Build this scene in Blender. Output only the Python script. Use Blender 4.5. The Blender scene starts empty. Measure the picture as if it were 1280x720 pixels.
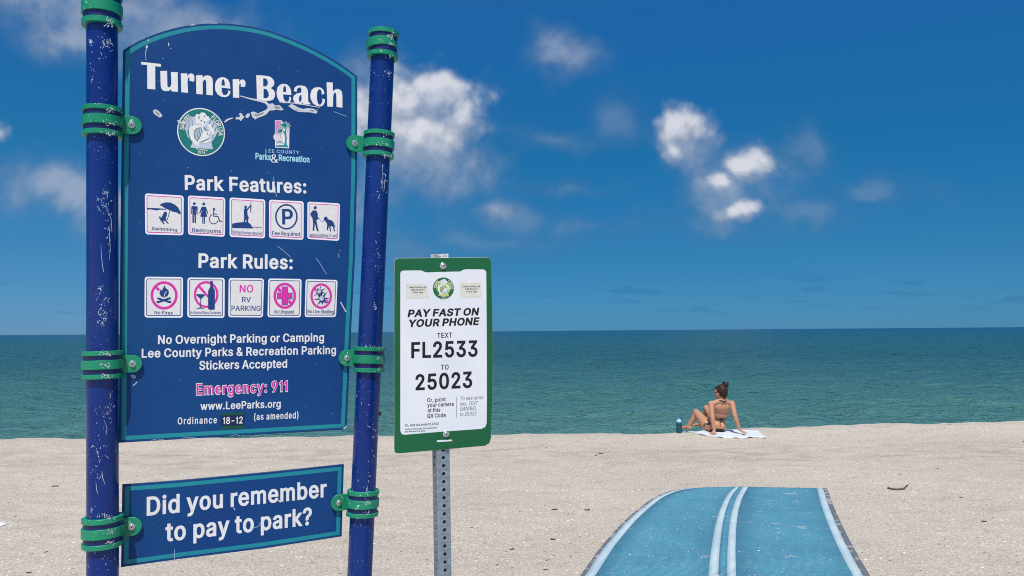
import bpy, bmesh, math, random
import numpy as np
from mathutils import Vector, Matrix, noise
from mathutils.bvhtree import BVHTree
from mathutils.geometry import delaunay_2d_cdt

random.seed(7); rng = np.random.default_rng(11)
SC = bpy.context.scene
COL = SC.collection
R = math.radians

# ------------------------------------------------------------------ camera
FPX = 950.0
CAM = np.array([0.0, 0.0, 1.75])
_th = math.atan(53.9 / FPX); _ph = R(-0.45)
_f = np.array([0, math.cos(_th), math.sin(_th)])
_r0 = np.array([1.0, 0, 0]); _u0 = np.array([0, -math.sin(_th), math.cos(_th)])
_r = math.cos(_ph) * _r0 + math.sin(_ph) * _u0
_u = -math.sin(_ph) * _r0 + math.cos(_ph) * _u0
cd = bpy.data.cameras.new('camera'); cam = bpy.data.objects.new('camera', cd); COL.objects.link(cam)
cd.sensor_fit = 'HORIZONTAL'; cd.sensor_width = 36.0; cd.lens = 36.0 * FPX / 1280.0
cd.clip_start = 0.05; cd.clip_end = 60000
cam.matrix_world = Matrix(((_r[0], _u[0], -_f[0], CAM[0]), (_r[1], _u[1], -_f[1], CAM[1]), (_r[2], _u[2], -_f[2], CAM[2]), (0, 0, 0, 1)))
SC.camera = cam
SC.cycles.pixel_filter_type = 'BLACKMAN_HARRIS'; SC.cycles.filter_width = 1.05; SC.cycles.use_denoising = False
SC.render.resolution_x = 1024; SC.render.resolution_y = 576

def ray(px, py): return _f + _r * (px - 640) / FPX + _u * (360 - py) / FPX
def ground(px, py, z=0.0):
    q = ray(px, py); return CAM + q * ((z - CAM[2]) / q[2])

# ------------------------------------------------------------------ light and colour
SC.view_settings.view_transform = 'Standard'; SC.view_settings.look = 'None'
SC.view_settings.exposure = 0.0; SC.view_settings.gamma = 1.0
SUN_EL, SUN_AZ = R(61), R(-6)                       # azimuth from straight behind the camera, positive = to the right
sdir = Vector((math.sin(SUN_AZ) * math.cos(SUN_EL), -math.cos(SUN_AZ) * math.cos(SUN_EL), math.sin(SUN_EL)))
sl = bpy.data.lights.new('sun', 'SUN'); sl.energy = 4.4; sl.angle = R(0.53); sl.color = (1.0, 0.955, 0.89)
sun = bpy.data.objects.new('sun', sl); COL.objects.link(sun)
sun.rotation_euler = (-sdir).to_track_quat('-Z', 'Y').to_euler(); sun.location = (0, -20, 30)

# ------------------------------------------------------------------ node helpers
class NT:
    def __init__(s, tree): s.t = tree; s.n = tree.nodes; s.l = tree.links
    def node(s, typ, **kw):
        n = s.n.new(typ)
        for k, v in kw.items(): setattr(n, k, v)
        return n
    def put(s, sock, v):
        if v is None: return
        if isinstance(v, bpy.types.NodeSocket): s.l.new(v, sock)
        else:
            try: sock.default_value = v
            except Exception:
                sock.default_value = (v, v, v) if len(sock.default_value) == 3 else (v, v, v, 1)
    def math(s, op, a, b=None, c=None, clamp=False):
        n = s.node('ShaderNodeMath', operation=op); n.use_clamp = clamp
        for i, v in enumerate((a, b, c)): s.put(n.inputs[i], v)
        return n.outputs[0]
    def vmath(s, op, a, b=None, c=None):
        n = s.node('ShaderNodeVectorMath', operation=op)
        for i, v in enumerate((a, b, c)): s.put(n.inputs[i], v)
        return n.outputs['Value'] if op in ('LENGTH', 'DOT_PRODUCT', 'DISTANCE') else n.outputs[0]
    def mix(s, f, a, b, blend='MIX'):
        n = s.node('ShaderNodeMix', data_type='RGBA', blend_type=blend)
        s.put(n.inputs[0], f); s.put(n.inputs[6], c4(a)); s.put(n.inputs[7], c4(b)); return n.outputs[2]
    def noise(s, vec, scale, detail=2, rough=.5, dist=0):
        n = s.node('ShaderNodeTexNoise'); s.put(n.inputs['Vector'], vec); n.inputs['Scale'].default_value = scale
        n.inputs['Detail'].default_value = detail; n.inputs['Roughness'].default_value = rough; n.inputs['Distortion'].default_value = dist
        return n.outputs['Fac']
    def vor(s, vec, scale, feature='F1', out='Distance'):
        n = s.node('ShaderNodeTexVoronoi', feature=feature); s.put(n.inputs['Vector'], vec); n.inputs['Scale'].default_value = scale
        return n.outputs[out]
    def ss(s, v, lo, hi):
        n = s.node('ShaderNodeMapRange', interpolation_type='SMOOTHSTEP'); s.put(n.inputs[0], v)
        s.put(n.inputs[1], lo); s.put(n.inputs[2], hi); return n.outputs[0]
    def ramp(s, v, stops):
        n = s.node('ShaderNodeValToRGB'); s.put(n.inputs[0], v); e = n.color_ramp.elements
        while len(e) < len(stops): e.new(0.5)
        for i, (p, c) in enumerate(stops): e[i].position = p; e[i].color = c4(c)
        return n.outputs[0]
    def scale(s, vec, xyz): return s.vmath('MULTIPLY', vec, xyz)
    def bump(s, h, strength, dist, normal=None):
        n = s.node('ShaderNodeBump'); s.put(n.inputs['Height'], h); n.inputs['Strength'].default_value = strength
        n.inputs['Distance'].default_value = dist
        if normal is not None: s.put(n.inputs['Normal'], normal)
        return n.outputs[0]
def c4(c):
    if isinstance(c, bpy.types.NodeSocket): return c
    if isinstance(c, (int, float)): return (c, c, c, 1)
    return tuple(c) if len(c) == 4 else (c[0], c[1], c[2], 1)

def material(name, color=(.5, .5, .5), rough=.5, build=None, **kw):
    m = bpy.data.materials.new(name); m.use_nodes = True; nt = NT(m.node_tree)
    p = nt.n['Principled BSDF']; p.inputs['Base Color'].default_value = c4(color); p.inputs['Roughness'].default_value = rough
    for k, v in kw.items(): p.inputs[k.replace('_', ' ')].default_value = v
    if build: build(nt, p)
    return m
def objco(nt): return nt.node('ShaderNodeTexCoord').outputs['Object']
def worldpos(nt): return nt.node('ShaderNodeNewGeometry').outputs['Position']

# ------------------------------------------------------------------ sky: Nishita sky with clouds laid on its directions
w = bpy.data.worlds.new('World'); SC.world = w; w.use_nodes = True
nt = NT(w.node_tree); bg = nt.n['Background']; bg.inputs['Strength'].default_value = 0.1
sky = nt.node('ShaderNodeTexSky', sky_type='NISHITA'); sky.sun_disc = False
sky.sun_elevation = SUN_EL; sky.sun_rotation = math.pi - SUN_AZ
sky.altitude = 0; sky.air_density = 1.0; sky.dust_density = 0.0; sky.ozone_density = 3.0
vec = nt.node('ShaderNodeTexCoord').outputs['Generated']
sep = nt.node('ShaderNodeSeparateXYZ'); nt.put(sep.inputs[0], vec)
X, Y, Z = sep.outputs
# deepen the blue (a polarised, saturated sky as photographed); the sunlit half behind the camera stays paler
elev = nt.math('MAXIMUM', Z, 0.0)
tint = nt.ramp(nt.math('MULTIPLY', elev, 2.0), [(0.0, (.078, .285, .70)), (.09, (.082, .315, .64)), (.18, (.080, .340, .60)), (.45, (.064, .45, .70)), (.78, (.105, .60, .98)), (1.0, (.22, .66, 1.05))])
tint = nt.mix(nt.ss(Y, .05, -.45), tint, (.80, .90, 1.0))
skycol = nt.mix(1.0, sky.outputs[0], tint, 'MULTIPLY')
warmside = nt.ss(X, .05, -.55)                      # the sky is a little paler towards the left, nearer the cloud bank
skycol = nt.mix(nt.math('MULTIPLY', warmside, nt.ss(elev, .42, 0.0)), skycol, nt.vmath('MULTIPLY', skycol, (1.8, 1.22, 1.16)))
ymask = nt.math('GREATER_THAN', Y, 0.08)
ys = nt.math('MAXIMUM', Y, 0.08)
cmb = nt.node('ShaderNodeCombineXYZ')
nt.put(cmb.inputs[0], nt.math('DIVIDE', X, ys)); nt.put(cmb.inputs[1], nt.math('DIVIDE', Z, ys)); cmb.inputs[2].default_value = 0
uv = cmb.outputs[0]
def blobs(lst, p):
    acc = None
    for (px, py, rx, ry) in lst:
        d = ray(px, py); cu, cv = d[0] / d[1], d[2] / d[1]
        iu, iv = FPX / rx, FPX / ry
        q = nt.vmath('MULTIPLY_ADD', p, (iu, iv, 0), (-cu * iu, -cv * iv, 0))
        m = nt.math('SUBTRACT', 1.0, nt.vmath('LENGTH', q))
        acc = m if acc is None else nt.math('SMOOTH_MAX', acc, m, 0.25)
    return acc
CU = [(548, 122, 66, 50), (505, 128, 66, 60), (574, 146, 44, 42), (528, 168, 72, 48), (456, 150, 50, 62),
      (855, 158, 46, 42), (842, 184, 26, 28), (940, 210, 44, 30), (908, 226, 34, 24), (918, 261, 42, 19), (-6, 160, 18, 24)]
SOFT = [(704, 62, 50, 46), (612, 268, 44, 22), (565, 232, 70, 52), (500, 200, 125, 120), (545, 205, 105, 95), (470, 150, 90, 90),
        (140, 4, 190, 75), (260, 36, 130, 60), (95, 45, 100, 50), (84, 242, 54, 36), (48, 226, 60, 46), (130, 260, 70, 40), (858, 178, 52, 50), (925, 236, 78, 56)]
FAINT = [(765, 146, 46, 36), (740, 286, 110, 24), (650, 280, 90, 26), (690, 176, 70, 18), (1013, 184, 40, 34), (1098, 246, 84, 26), (1020, 268, 100, 24), (900, 285, 90, 22), (720, 235, 70, 20), (600, 305, 120, 22)]
def warp(p, sc_, amt):
    n_ = nt.node('ShaderNodeTexNoise'); nt.put(n_.inputs['Vector'], p); n_.inputs['Scale'].default_value = sc_; n_.inputs['Detail'].default_value = 3
    return nt.vmath('MULTIPLY_ADD', nt.vmath('SUBTRACT', n_.outputs['Color'], (.5, .5, .5)), (amt, amt * .8, 0), p)
uvw = warp(warp(uv, 7.0, .075), 22.0, .028)
def puff(p, sc_):
    n_ = nt.node('ShaderNodeTexVoronoi', feature='F1'); nt.put(n_.inputs['Vector'], p); n_.inputs['Scale'].default_value = sc_
    return nt.math('SUBTRACT', .42, n_.outputs['Distance'])
def dens(p):
    n1 = nt.noise(p, 10.0, 9, .62, .25); q = warp(warp(p, 7.0, .060), 22.0, .020)
    nn = nt.math('MULTIPLY', nt.math('SUBTRACT', n1, .5), 1.75)
    pf = nt.math('MULTIPLY_ADD', puff(q, 20.0), .50, nt.math('MULTIPLY', puff(warp(p, 40.0, .012), 55.0), .30))
    return nt.math('ADD', nt.math('ADD', blobs(CU, q), nn), pf), n1
d0, n1 = dens(uv)
d1, _ = dens(nt.vmath('ADD', uv, (-.004, .016, 0)))
a_cu = nt.math('MULTIPLY', nt.ss(d0, -.15, .72), .93)
lit = nt.math('MULTIPLY_ADD', nt.math('SUBTRACT', d0, d1), 1.35, .54, clamp=True)
cucol = nt.mix(nt.math('MULTIPLY', lit, nt.ss(d0, -.15, .75)), (2.6, 3.4, 4.8), (7.0, 7.2, 7.8))
nsf = nt.noise(uv, 9.0, 8, .56, .25); nsb = nt.noise(uv, 3.2, 3, .5, .2)
ds = nt.math('ADD', nt.math('MULTIPLY_ADD', nt.math('SUBTRACT', nsf, .5), 2.6, nt.math('MULTIPLY', nt.math('SUBTRACT', nsb, .5), 1.2)), blobs(SOFT, uvw))
a_so = nt.math('MULTIPLY', nt.ss(ds, -.15, 1.05), .62)
softcol = nt.mix(nt.ss(ds, 0.2, 1.1), (1.7, 2.6, 4.0), (4.4, 4.9, 5.9))
df = nt.math('MULTIPLY_ADD', nt.math('SUBTRACT', nsf, .5), 3.0, blobs(FAINT, uvw))
a_fa = nt.math('MULTIPLY', nt.ss(df, -.35, 1.0), .40)
faintcol = nt.mix(nt.ss(df, .25, 1.1), (.75, 1.85, 3.5), (2.0, 3.0, 4.5))
# flat little cloud strips low over the horizon
st = nt.vmath('MULTIPLY', uv, (9.0, 62.0, 1.0)); ns = nt.noise(st, 1.0, 5, .6, .2)
v_only = nt.math('DIVIDE', Z, ys)
band = nt.math('MULTIPLY', nt.ss(v_only, .014, .030), nt.ss(v_only, .082, .060))
a_st = nt.math('MULTIPLY', nt.math('MULTIPLY', nt.ss(ns, .53, .64), band), .42)
c = nt.mix(nt.math('MULTIPLY', a_st, ymask), skycol, nt.vmath('MULTIPLY', skycol, (.60, .70, .78)))
c = nt.mix(nt.math('MULTIPLY', a_fa, ymask), c, faintcol)
c = nt.mix(nt.math('MULTIPLY', a_so, ymask), c, softcol)
c = nt.mix(nt.math('MULTIPLY', a_cu, ymask), c, cucol)
nt.put(bg.inputs['Color'], c)

# ------------------------------------------------------------------ object helpers
ORG = {}
def tag(o, label=None, cat=None, kind=None, group=None):
    if label: o['label'] = label
    if cat: o['category'] = cat
    if kind: o['kind'] = kind
    if group: o['group'] = group
    return o
def thing(name, loc, label, cat, group=None):
    o = bpy.data.objects.new(name, None); COL.objects.link(o); o.location = loc; o.empty_display_size = .1
    ORG[o.name] = Vector(loc); return tag(o, label, cat, None, group)
class MB:
    """collects world-space vertices and faces with material slots, then links them as one mesh object"""
    def __init__(s): s.v = []; s.f = []; s.m = []; s.mats = []
    def slot(s, mat):
        if mat not in s.mats: s.mats.append(mat)
        return s.mats.index(mat)
    def add(s, vs, fs, mat):
        b = len(s.v); k = s.slot(mat); s.v += [tuple(map(float, q)) for q in vs]
        for f in fs: s.f.append(tuple(b + i for i in f)); s.m.append(k)
    def build(s, name, parent=None, smooth=False, base=False, sharp=None):
        me = bpy.data.meshes.new(name)
        a = np.array(s.v); lo, hi = a.min(0), a.max(0); o0 = Vector((lo + hi) / 2)
        if base: o0.z = lo[2]
        me.from_pydata([tuple(q) for q in (a - np.array(o0))], [], s.f)
        for mt in s.mats: me.materials.append(mt)
        me.polygons.foreach_set('material_index', s.m)
        me.polygons.foreach_set('use_smooth', [smooth] * len(s.f))
        me.update()
        if sharp is not None: me.set_sharp_from_angle(angle=R(sharp))
        o = bpy.data.objects.new(name, me); COL.objects.link(o)
        link(o, o0, parent); return o
def link(o, o0, parent):
    ORG[o.name] = Vector(o0)
    if parent is not None:
        o.parent = parent; o.location = Vector(o0) - ORG[parent.name]
    else: o.location = o0

def winding(sps, cx, cy):
    k = 0
    for p in sps:
        for i in range(len(p)):
            x0, y0 = p[i - 1]; x1, y1 = p[i]
            if (y0 > cy) != (y1 > cy) and cx < (x1 - x0) * (cy - y0) / (y1 - y0) + x0: k += 1 if y1 > y0 else -1
    return k
def area2(p): return sum(p[i - 1][0] * p[i][1] - p[i][0] * p[i - 1][1] for i in range(len(p)))
def fill(sps):
    """triangulate contours (nonzero winding); returns 2D verts and faces"""
    v = []; e = []
    for p in sps:
        b = len(v); v += [Vector((q[0], q[1])) for q in p]; e += [(b + k, b + (k + 1) % len(p)) for k in range(len(p))]
    r = delaunay_2d_cdt(v, e, [], 0, 1e-6)
    fs = []
    for f in r[2]:
        cx = sum(r[0][k].x for k in f) / 3; cy = sum(r[0][k].y for k in f) / 3
        if winding(sps, cx, cy): fs.append(tuple(f))
    return [(q.x, q.y) for q in r[0]], fs

FONT = {}
FONT_DATA = """A 402;6,0 163,400 243,400 401,0 315,0 227,234 177,377 229,377 179,234 93,0;86,107 86,167 321,167 321,107
B 383;47,0 47,400 205,400 233,398 258,394 281,385 300,375 316,361 328,346 337,328 342,310 343,290 342,273 339,259 332,245 305,217 294,209 309,200 323,191 335,179 345,166 353,149 358,131 359,111 357,91 352,72 343,54 330,39 313,25 293,14 268,6 240,2 209,0;128,60 207,60 233,62 252,67 265,75 273,85 278,97 279,111 279,122 276,133 271,142 265,151 258,159 248,165 237,170 225,173 128,174;128,232 201,232 236,239 244,244 251,251 256,259 261,268 263,278 264,289 262,303 258,315 250,325 240,333 224,338 203,340 128,340
C 425;225,-5 190,-2 156,6 125,20 98,39 75,63 56,91 43,124 34,160 32,200 34,240 43,276 56,308 75,337 98,361 125,380 156,394 189,402 226,405 287,396 306,389 324,381 341,370 356,357 369,343 380,328 390,311 397,292 406,262 326,262 308,301 287,324 259,338 225,343 204,341 185,336 168,327 152,314 139,298 127,279 119,256 114,230 112,200 114,170 119,144 127,121 139,102 152,86 168,73 186,64 205,59 225,57 259,62 287,76 308,99 326,138 406,138 397,108 390,90 381,72 369,57 356,43 341,30 325,20 307,11 288,4 268,-1 247,-4
D 419;188,0 75,0 75,60 184,60 213,62 237,67 258,77 275,89 288,105 299,124 307,147 312,172 314,201 312,229 307,254 299,276 289,295 275,311 259,324 239,333 216,338 188,340 73,340 73,400 193,400 232,397 268,389 300,376 328,358 351,334 370,307 383,275 391,240 393,201 391,162 383,126 370,94 351,66 327,43 298,24 265,11 228,3;128,400 128,0 47,0 47,400
E 353;47,0 47,400 323,400 323,340 128,340 128,232 310,232 310,172 128,172 128,60 325,60 325,0
F 347;47,0 47,400 321,400 321,340 128,340 128,226 303,226 303,167 128,167 128,0
G 433;226,-5 190,-2 156,6 125,20 97,39 74,63 56,92 42,124 34,160 32,200 34,239 42,276 56,308 74,337 97,361 124,380 155,394 188,402 223,405 246,404 267,401 288,396 307,388 325,379 342,368 357,356 370,342 381,326 391,310 398,292 407,263 326,263 307,300 286,323 258,338 223,343 204,341 185,336 167,327 152,314 139,298 127,279 119,256 114,230 112,200 114,170 119,144 127,121 139,102 152,86 168,73 186,64 205,59 227,57 246,58 263,62 279,69 292,79 304,91 313,105 320,122 325,140 327,171 387,157 222,150 222,209 406,209 406,159 404,128 396,99 383,73 365,50 344,31 319,15 290,4 259,-3
H 431;47,0 47,400 128,400 128,234 308,234 308,400 390,400 390,0 308,0 308,175 128,175 128,0
I 160;40,0 120,0 120,400 40,400
J 336;161,-5 124,-2 92,9 64,27 43,52 30,82 26,118 26,147 107,147 107,118 109,98 114,82 122,70 132,62 145,56 161,54 176,56 189,62 199,70 207,82 212,98 214,118 214,400 295,400 295,118 291,82 278,52 257,27 229,9 197,-2
K 391;86,102 82,174 141,242 294,400 396,398 208,210;47,0 47,400 128,400 128,0;300,0 144,204 195,255 395,1
L 333;47,0 47,400 128,400 128,60 314,60 314,0
M 518;47,0 47,400 145,400 255,131 289,37 236,37 278,152 379,400 477,400 477,0 396,0 411,336 421,315 388,225 294,0 230,0 126,247 111,336 125,323 126,228 126,0
N 436;47,0 47,400 131,400 314,126 364,43 319,39 314,127 314,400 395,400 395,0 311,0 142,253 75,355 123,360 129,228 129,0
O 444;225,-5 189,-2 156,6 125,20 98,39 75,63 56,91 43,124 34,160 32,200 34,240 43,276 56,308 75,337 98,361 125,380 156,394 189,402 225,405 261,402 294,394 325,380 352,361 375,337 394,308 407,276 415,239 418,200 415,160 407,124 394,91 375,63 352,39 325,20 294,6 261,-2;225,57 245,59 264,64 282,73 298,85 311,101 323,121 331,144 336,170 338,200 336,230 331,256 323,279 311,299 298,315 282,327 264,336 245,341 225,343 205,341 186,336 168,327 152,315 139,299 127,279 119,256 114,230 112,200 114,170 119,144 127,121 139,101 152,85 168,73 186,64 205,59
P 374;47,0 47,400 201,400 231,398 259,392 284,383 305,370 322,354 335,336 344,316 350,294 352,270 350,247 344,225 335,204 322,186 305,170 284,157 259,147 231,142 201,140 86,140 86,199 216,201 230,204 241,209 251,215 258,224 263,233 267,244 270,257 270,284 267,296 263,307 258,317 251,325 241,331 230,336 216,339 128,340 128,0
Q 444;181,136 269,137 411,-35 323,-36;225,-5 189,-2 156,6 125,20 98,39 75,63 56,91 43,124 34,160 32,200 34,240 43,276 56,308 75,337 98,361 125,380 156,394 189,402 225,405 261,402 294,394 325,380 352,361 375,337 394,308 407,276 415,239 418,200 415,160 407,124 394,91 375,63 352,39 325,20 294,6 261,-2;225,57 245,59 264,64 282,73 298,85 311,101 323,121 331,144 336,170 338,200 336,230 331,256 323,279 311,299 298,315 282,327 264,336 245,341 225,343 205,341 186,336 168,327 152,315 139,299 127,279 119,256 114,230 112,200 114,170 119,144 127,121 139,101 152,85 168,73 186,64 205,59
R 377;47,0 47,400 201,400 232,398 260,393 284,384 305,372 322,357 336,339 345,319 350,297 352,274 350,250 345,229 336,209 322,191 305,176 284,164 259,156 232,151 201,149 76,149 76,209 217,210 231,213 243,217 252,223 259,230 264,239 268,249 270,260 270,287 268,299 264,309 259,318 252,326 242,332 231,337 216,339 128,340 128,0;284,0 171,189 262,189 377,0
S 375;191,-7 161,-5 134,0 109,8 87,19 68,32 53,49 41,68 34,88 28,120 110,120 115,100 118,89 124,80 131,72 140,66 151,61 192,54 207,55 221,57 234,62 246,67 255,74 262,83 267,92 271,102 272,113 271,123 268,131 265,137 241,155 203,168 155,181 123,191 95,204 72,220 55,240 44,263 41,289 43,311 50,332 62,351 77,367 96,380 117,391 141,399 167,404 194,405 221,404 247,399 270,391 291,380 309,367 324,351 336,333 343,314 348,285 268,285 262,308 255,320 244,331 230,339 212,344 192,345 177,344 164,342 153,338 143,332 135,326 129,318 124,310 122,301 121,291 122,281 125,273 129,266 155,248 187,237 227,227 266,215 307,194 338,162 346,147 350,131 352,113 349,91 343,71 332,52 317,35 298,20 276,9 250,0 222,-5
T 377;25,340 25,400 358,400 358,340 232,340 232,0 151,0 151,340
U 431;219,-6 186,-4 156,2 129,13 105,27 85,44 69,64 57,87 50,112 47,138 47,400 128,400 128,143 129,126 133,111 139,98 147,86 157,75 170,67 184,61 200,57 219,56 237,57 254,61 268,67 280,75 290,86 298,98 304,111 307,126 309,143 309,400 390,400 390,138 388,112 380,87 368,64 352,44 332,27 308,13 281,2 251,-4
V 402;165,0 6,400 92,400 199,115 231,23 179,23 228,166 315,400 401,400 244,0
W 564;125,0 8,400 92,400 168,120 189,30 145,30 167,120 244,400 325,400 403,120 425,30 380,30 411,158 478,400 562,400 444,0 362,0 290,250 277,301 261,375 308,375 293,304 280,250 208,0
X 397;2,1 195,239 195,170 11,399 105,400 189,285 233,220 172,220 216,285 301,400 393,399 210,172 210,241 400,1 307,0 213,128 170,191 234,191 190,129 95,0
Y 395;160,0 160,163 2,400 95,400 179,272 204,232 235,174 168,174 199,233 223,272 306,400 400,400 241,163 241,0
Z 369;33,0 33,46 244,338 288,383 310,343 191,340 32,340 32,400 342,400 342,353 160,100 87,17 65,57 183,60 344,60 344,0
a 330;142,-6 121,-5 101,-2 83,4 66,13 52,24 40,37 31,53 26,70 24,90 25,106 29,121 36,134 45,145 56,154 69,161 110,175 153,182 196,187 216,195 216,200 211,228 197,243 169,249 138,243 119,229 100,205 26,222 42,248 53,263 67,275 82,285 98,293 116,299 167,306 207,302 247,287 261,278 273,267 282,254 289,238 294,219 295,198 295,0 217,0 222,32 223,20 190,1;150,51 164,52 176,55 187,60 196,67 203,74 209,83 213,92 216,102 220,138 156,127 127,120 107,107 105,102 103,96 103,88 108,68 123,56
b 358;196,-6 176,-5 159,-2 143,4 112,26 116,36 117,0 41,0 41,400 120,400 115,265 113,275 142,296 158,302 176,305 196,306 222,304 247,298 270,287 290,272 306,254 320,232 330,208 335,180 337,151 335,121 330,93 320,69 307,47 290,28 270,13 247,3 222,-4;188,52 203,54 215,58 226,65 235,74 243,85 249,99 254,115 257,132 258,151 257,170 254,187 249,202 243,216 235,227 226,236 215,243 203,247 188,248 174,247 161,243 151,237 142,228 134,217 128,203 123,188 120,170 119,151 120,132 123,114 128,98 134,84 142,73 151,64 162,57 174,53
c 335;179,-6 150,-4 123,3 99,14 78,29 60,47 46,69 35,93 29,120 27,150 29,179 35,207 46,231 60,253 78,272 99,287 123,298 150,304 179,306 224,301 264,284 295,256 321,211 245,196 231,221 218,236 201,245 178,248 163,247 150,243 139,235 129,226 121,214 115,200 110,184 107,168 106,150 107,132 110,115 115,100 121,86 129,74 139,65 150,58 163,53 178,52 201,55 219,65 232,80 246,107 322,91 296,46 265,18 225,0
d 358;169,-6 142,-4 117,3 94,13 74,28 58,47 44,69 35,93 29,121 27,151 29,180 35,208 44,232 58,254 75,272 95,287 117,298 142,304 169,306 188,305 206,302 222,296 252,275 247,265 245,400 323,400 323,0 246,0 250,37 251,26 221,4 205,-2 188,-5;176,52 190,53 202,57 213,64 222,73 230,84 236,98 241,114 244,132 245,151 244,170 241,188 237,203 230,217 223,228 213,237 203,243 190,247 176,248 161,247 149,243 138,236 129,227 121,216 115,202 110,187 107,170 106,151 107,132 110,115 115,99 121,85 129,74 139,65 149,58 162,54
e 342;182,-6 152,-4 124,3 99,14 78,28 60,47 45,69 35,93 29,120 27,149 29,178 35,205 45,230 59,252 76,271 97,286 121,297 148,304 177,306 229,298 246,291 262,282 277,271 290,258 301,242 310,224 317,203 321,180 323,128 59,128 59,183 310,180 245,146 243,178 240,193 235,207 229,220 222,230 213,238 203,244 191,247 177,249 162,247 150,244 139,237 129,229 121,219 115,208 110,195 107,182 106,142 107,123 110,107 116,92 123,80 132,70 142,62 154,56 167,53 182,52 209,56 229,69 248,98 322,83 310,59 301,45 290,32 276,21 260,12 243,4 224,-2 204,-5
f 224;210,303 210,246 5,246 5,303;63,0 63,334 65,350 70,366 78,379 88,390 101,400 116,407 162,416 193,414 225,407 204,351 181,356 168,357 158,356 152,353 148,349 145,343 143,335 142,323 142,0
g 359;178,-113 155,-112 135,-110 115,-105 70,-81 32,-41 99,-11 121,-35 142,-50 179,-56 198,-55 214,-50 227,-41 237,-30 243,-15 245,5 249,44 251,33 221,13 205,8 188,5 168,4 143,6 118,11 96,21 76,35 59,52 45,73 35,96 29,123 27,152 29,182 35,209 45,233 58,254 75,272 95,287 118,298 143,304 169,306 189,305 206,302 222,297 253,275 249,265 247,303 323,303 323,1 321,-23 315,-45 303,-64 288,-80 270,-92 249,-102 227,-108 203,-112;176,61 191,63 203,66 214,72 223,80 231,90 237,103 242,118 245,134 246,153 245,172 242,189 237,204 231,217 223,228 214,237 203,243 191,247 176,248 162,247 149,243 138,236 129,227 121,216 115,203 110,188 107,171 106,153 107,135 110,119 115,104 121,91 129,81 138,73 149,66 162,63
h 347;120,179 120,0 41,0 41,400 120,400 120,217 73,217 93,253 108,273 126,288 147,298 170,304 194,306 216,305 236,301 255,293 271,283 285,270 297,254 305,235 310,214 311,190 311,0 233,0 233,185 231,204 226,220 219,232 209,241 196,246 180,248 169,247 158,244 149,240 141,234 134,227 128,217 124,206 121,194
i 155;41,0 41,303 120,303 120,0;81,333 69,335 57,338 47,345 39,353 34,362 32,372 34,383 39,392 47,400 57,406 69,410 81,411 94,410 105,406 115,400 123,392 128,383 130,372 128,362 123,353 115,345 105,338 94,335
j 155;41,303 120,303 119,-32 115,-48 109,-63 100,-77 88,-88 73,-96 57,-103 38,-106 -8,-108 -8,-49 26,-47 32,-45 35,-40 38,-34 40,-25 41,-13;81,333 68,335 57,338 47,345 39,353 34,362 32,372 34,383 39,392 47,400 57,406 68,410 81,411 93,410 105,406 115,400 123,392 128,383 130,372 128,362 123,353 115,345 105,338 93,335
k 324;89,96 86,176 104,176 232,303 326,301 170,152;41,0 41,400 120,400 120,0;239,0 111,149 167,193 335,1
l 150;36,0 112,0 112,416 36,416
m 504;41,0 41,303 118,303 97,248 98,262 108,275 144,300 187,308 212,305 233,298 252,286 266,271 276,253 288,222 240,222 251,247 259,260 269,273 308,299 358,308 378,306 396,302 413,296 429,287 443,275 454,260 462,243 467,223 468,201 468,0 390,0 390,199 388,216 384,229 377,237 368,244 357,248 344,249 334,248 325,246 318,242 301,223 294,194 294,0 216,0 216,204 214,217 210,228 204,236 195,243 185,247 173,249 145,242 139,237 133,230 127,222 123,212 121,201 120,0
n 346;120,179 120,0 41,0 41,303 118,303 119,217 73,217 93,253 108,273 126,288 147,298 170,304 194,306 216,305 236,301 255,293 271,283 285,270 297,254 305,235 310,214 311,190 311,0 233,0 233,185 231,204 226,220 219,232 209,241 196,246 180,248 169,247 158,244 149,240 141,234 134,227 128,217 124,206 121,194
o 351;178,-6 150,-4 123,3 99,14 78,29 60,47 46,69 35,93 29,120 27,150 29,179 35,207 46,231 60,253 78,272 99,287 123,298 150,304 178,306 207,304 234,298 258,287 279,272 297,253 311,231 322,207 328,179 330,150 328,120 322,93 311,69 297,47 279,29 258,14 234,3 207,-4;178,52 194,53 207,58 218,65 228,74 236,86 242,100 247,115 250,132 251,150 250,167 247,184 242,200 236,214 228,226 218,235 207,243 194,247 178,248 163,247 150,243 139,235 129,226 121,214 115,200 110,184 107,168 106,150 107,132 110,115 115,100 121,86 129,74 139,65 150,58 163,53
p 358;41,-107 41,303 118,303 115,265 113,275 142,296 158,302 176,305 196,306 222,304 247,298 270,287 290,272 306,254 320,232 330,208 335,180 337,151 335,121 330,93 320,69 307,47 290,28 270,13 247,3 222,-4 196,-6 176,-5 159,-2 143,4 113,26 117,37 119,-107;188,52 203,54 215,58 226,65 235,74 243,85 249,99 254,115 257,132 258,151 257,170 254,187 249,202 243,216 235,227 226,236 215,243 203,247 188,248 174,247 161,243 151,237 142,228 134,217 128,203 123,188 120,170 119,151 120,132 123,114 128,98 134,84 142,73 151,64 162,57 174,53
q 358;323,-107 244,-107 249,37 251,26 221,4 205,-2 188,-5 169,-6 142,-4 117,3 94,13 74,28 58,47 44,69 35,93 29,121 27,151 29,180 35,208 44,232 58,254 75,272 95,287 117,298 142,304 169,306 188,305 206,302 222,296 252,275 248,265 247,303 323,303;176,52 190,53 202,57 213,64 222,73 230,84 236,98 241,114 244,132 245,151 244,170 241,188 237,203 230,217 223,228 213,237 203,243 190,247 176,248 161,247 149,243 138,236 129,227 121,216 115,202 110,187 107,170 106,151 107,132 110,115 115,99 121,85 129,74 139,65 149,58 162,54
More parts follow.
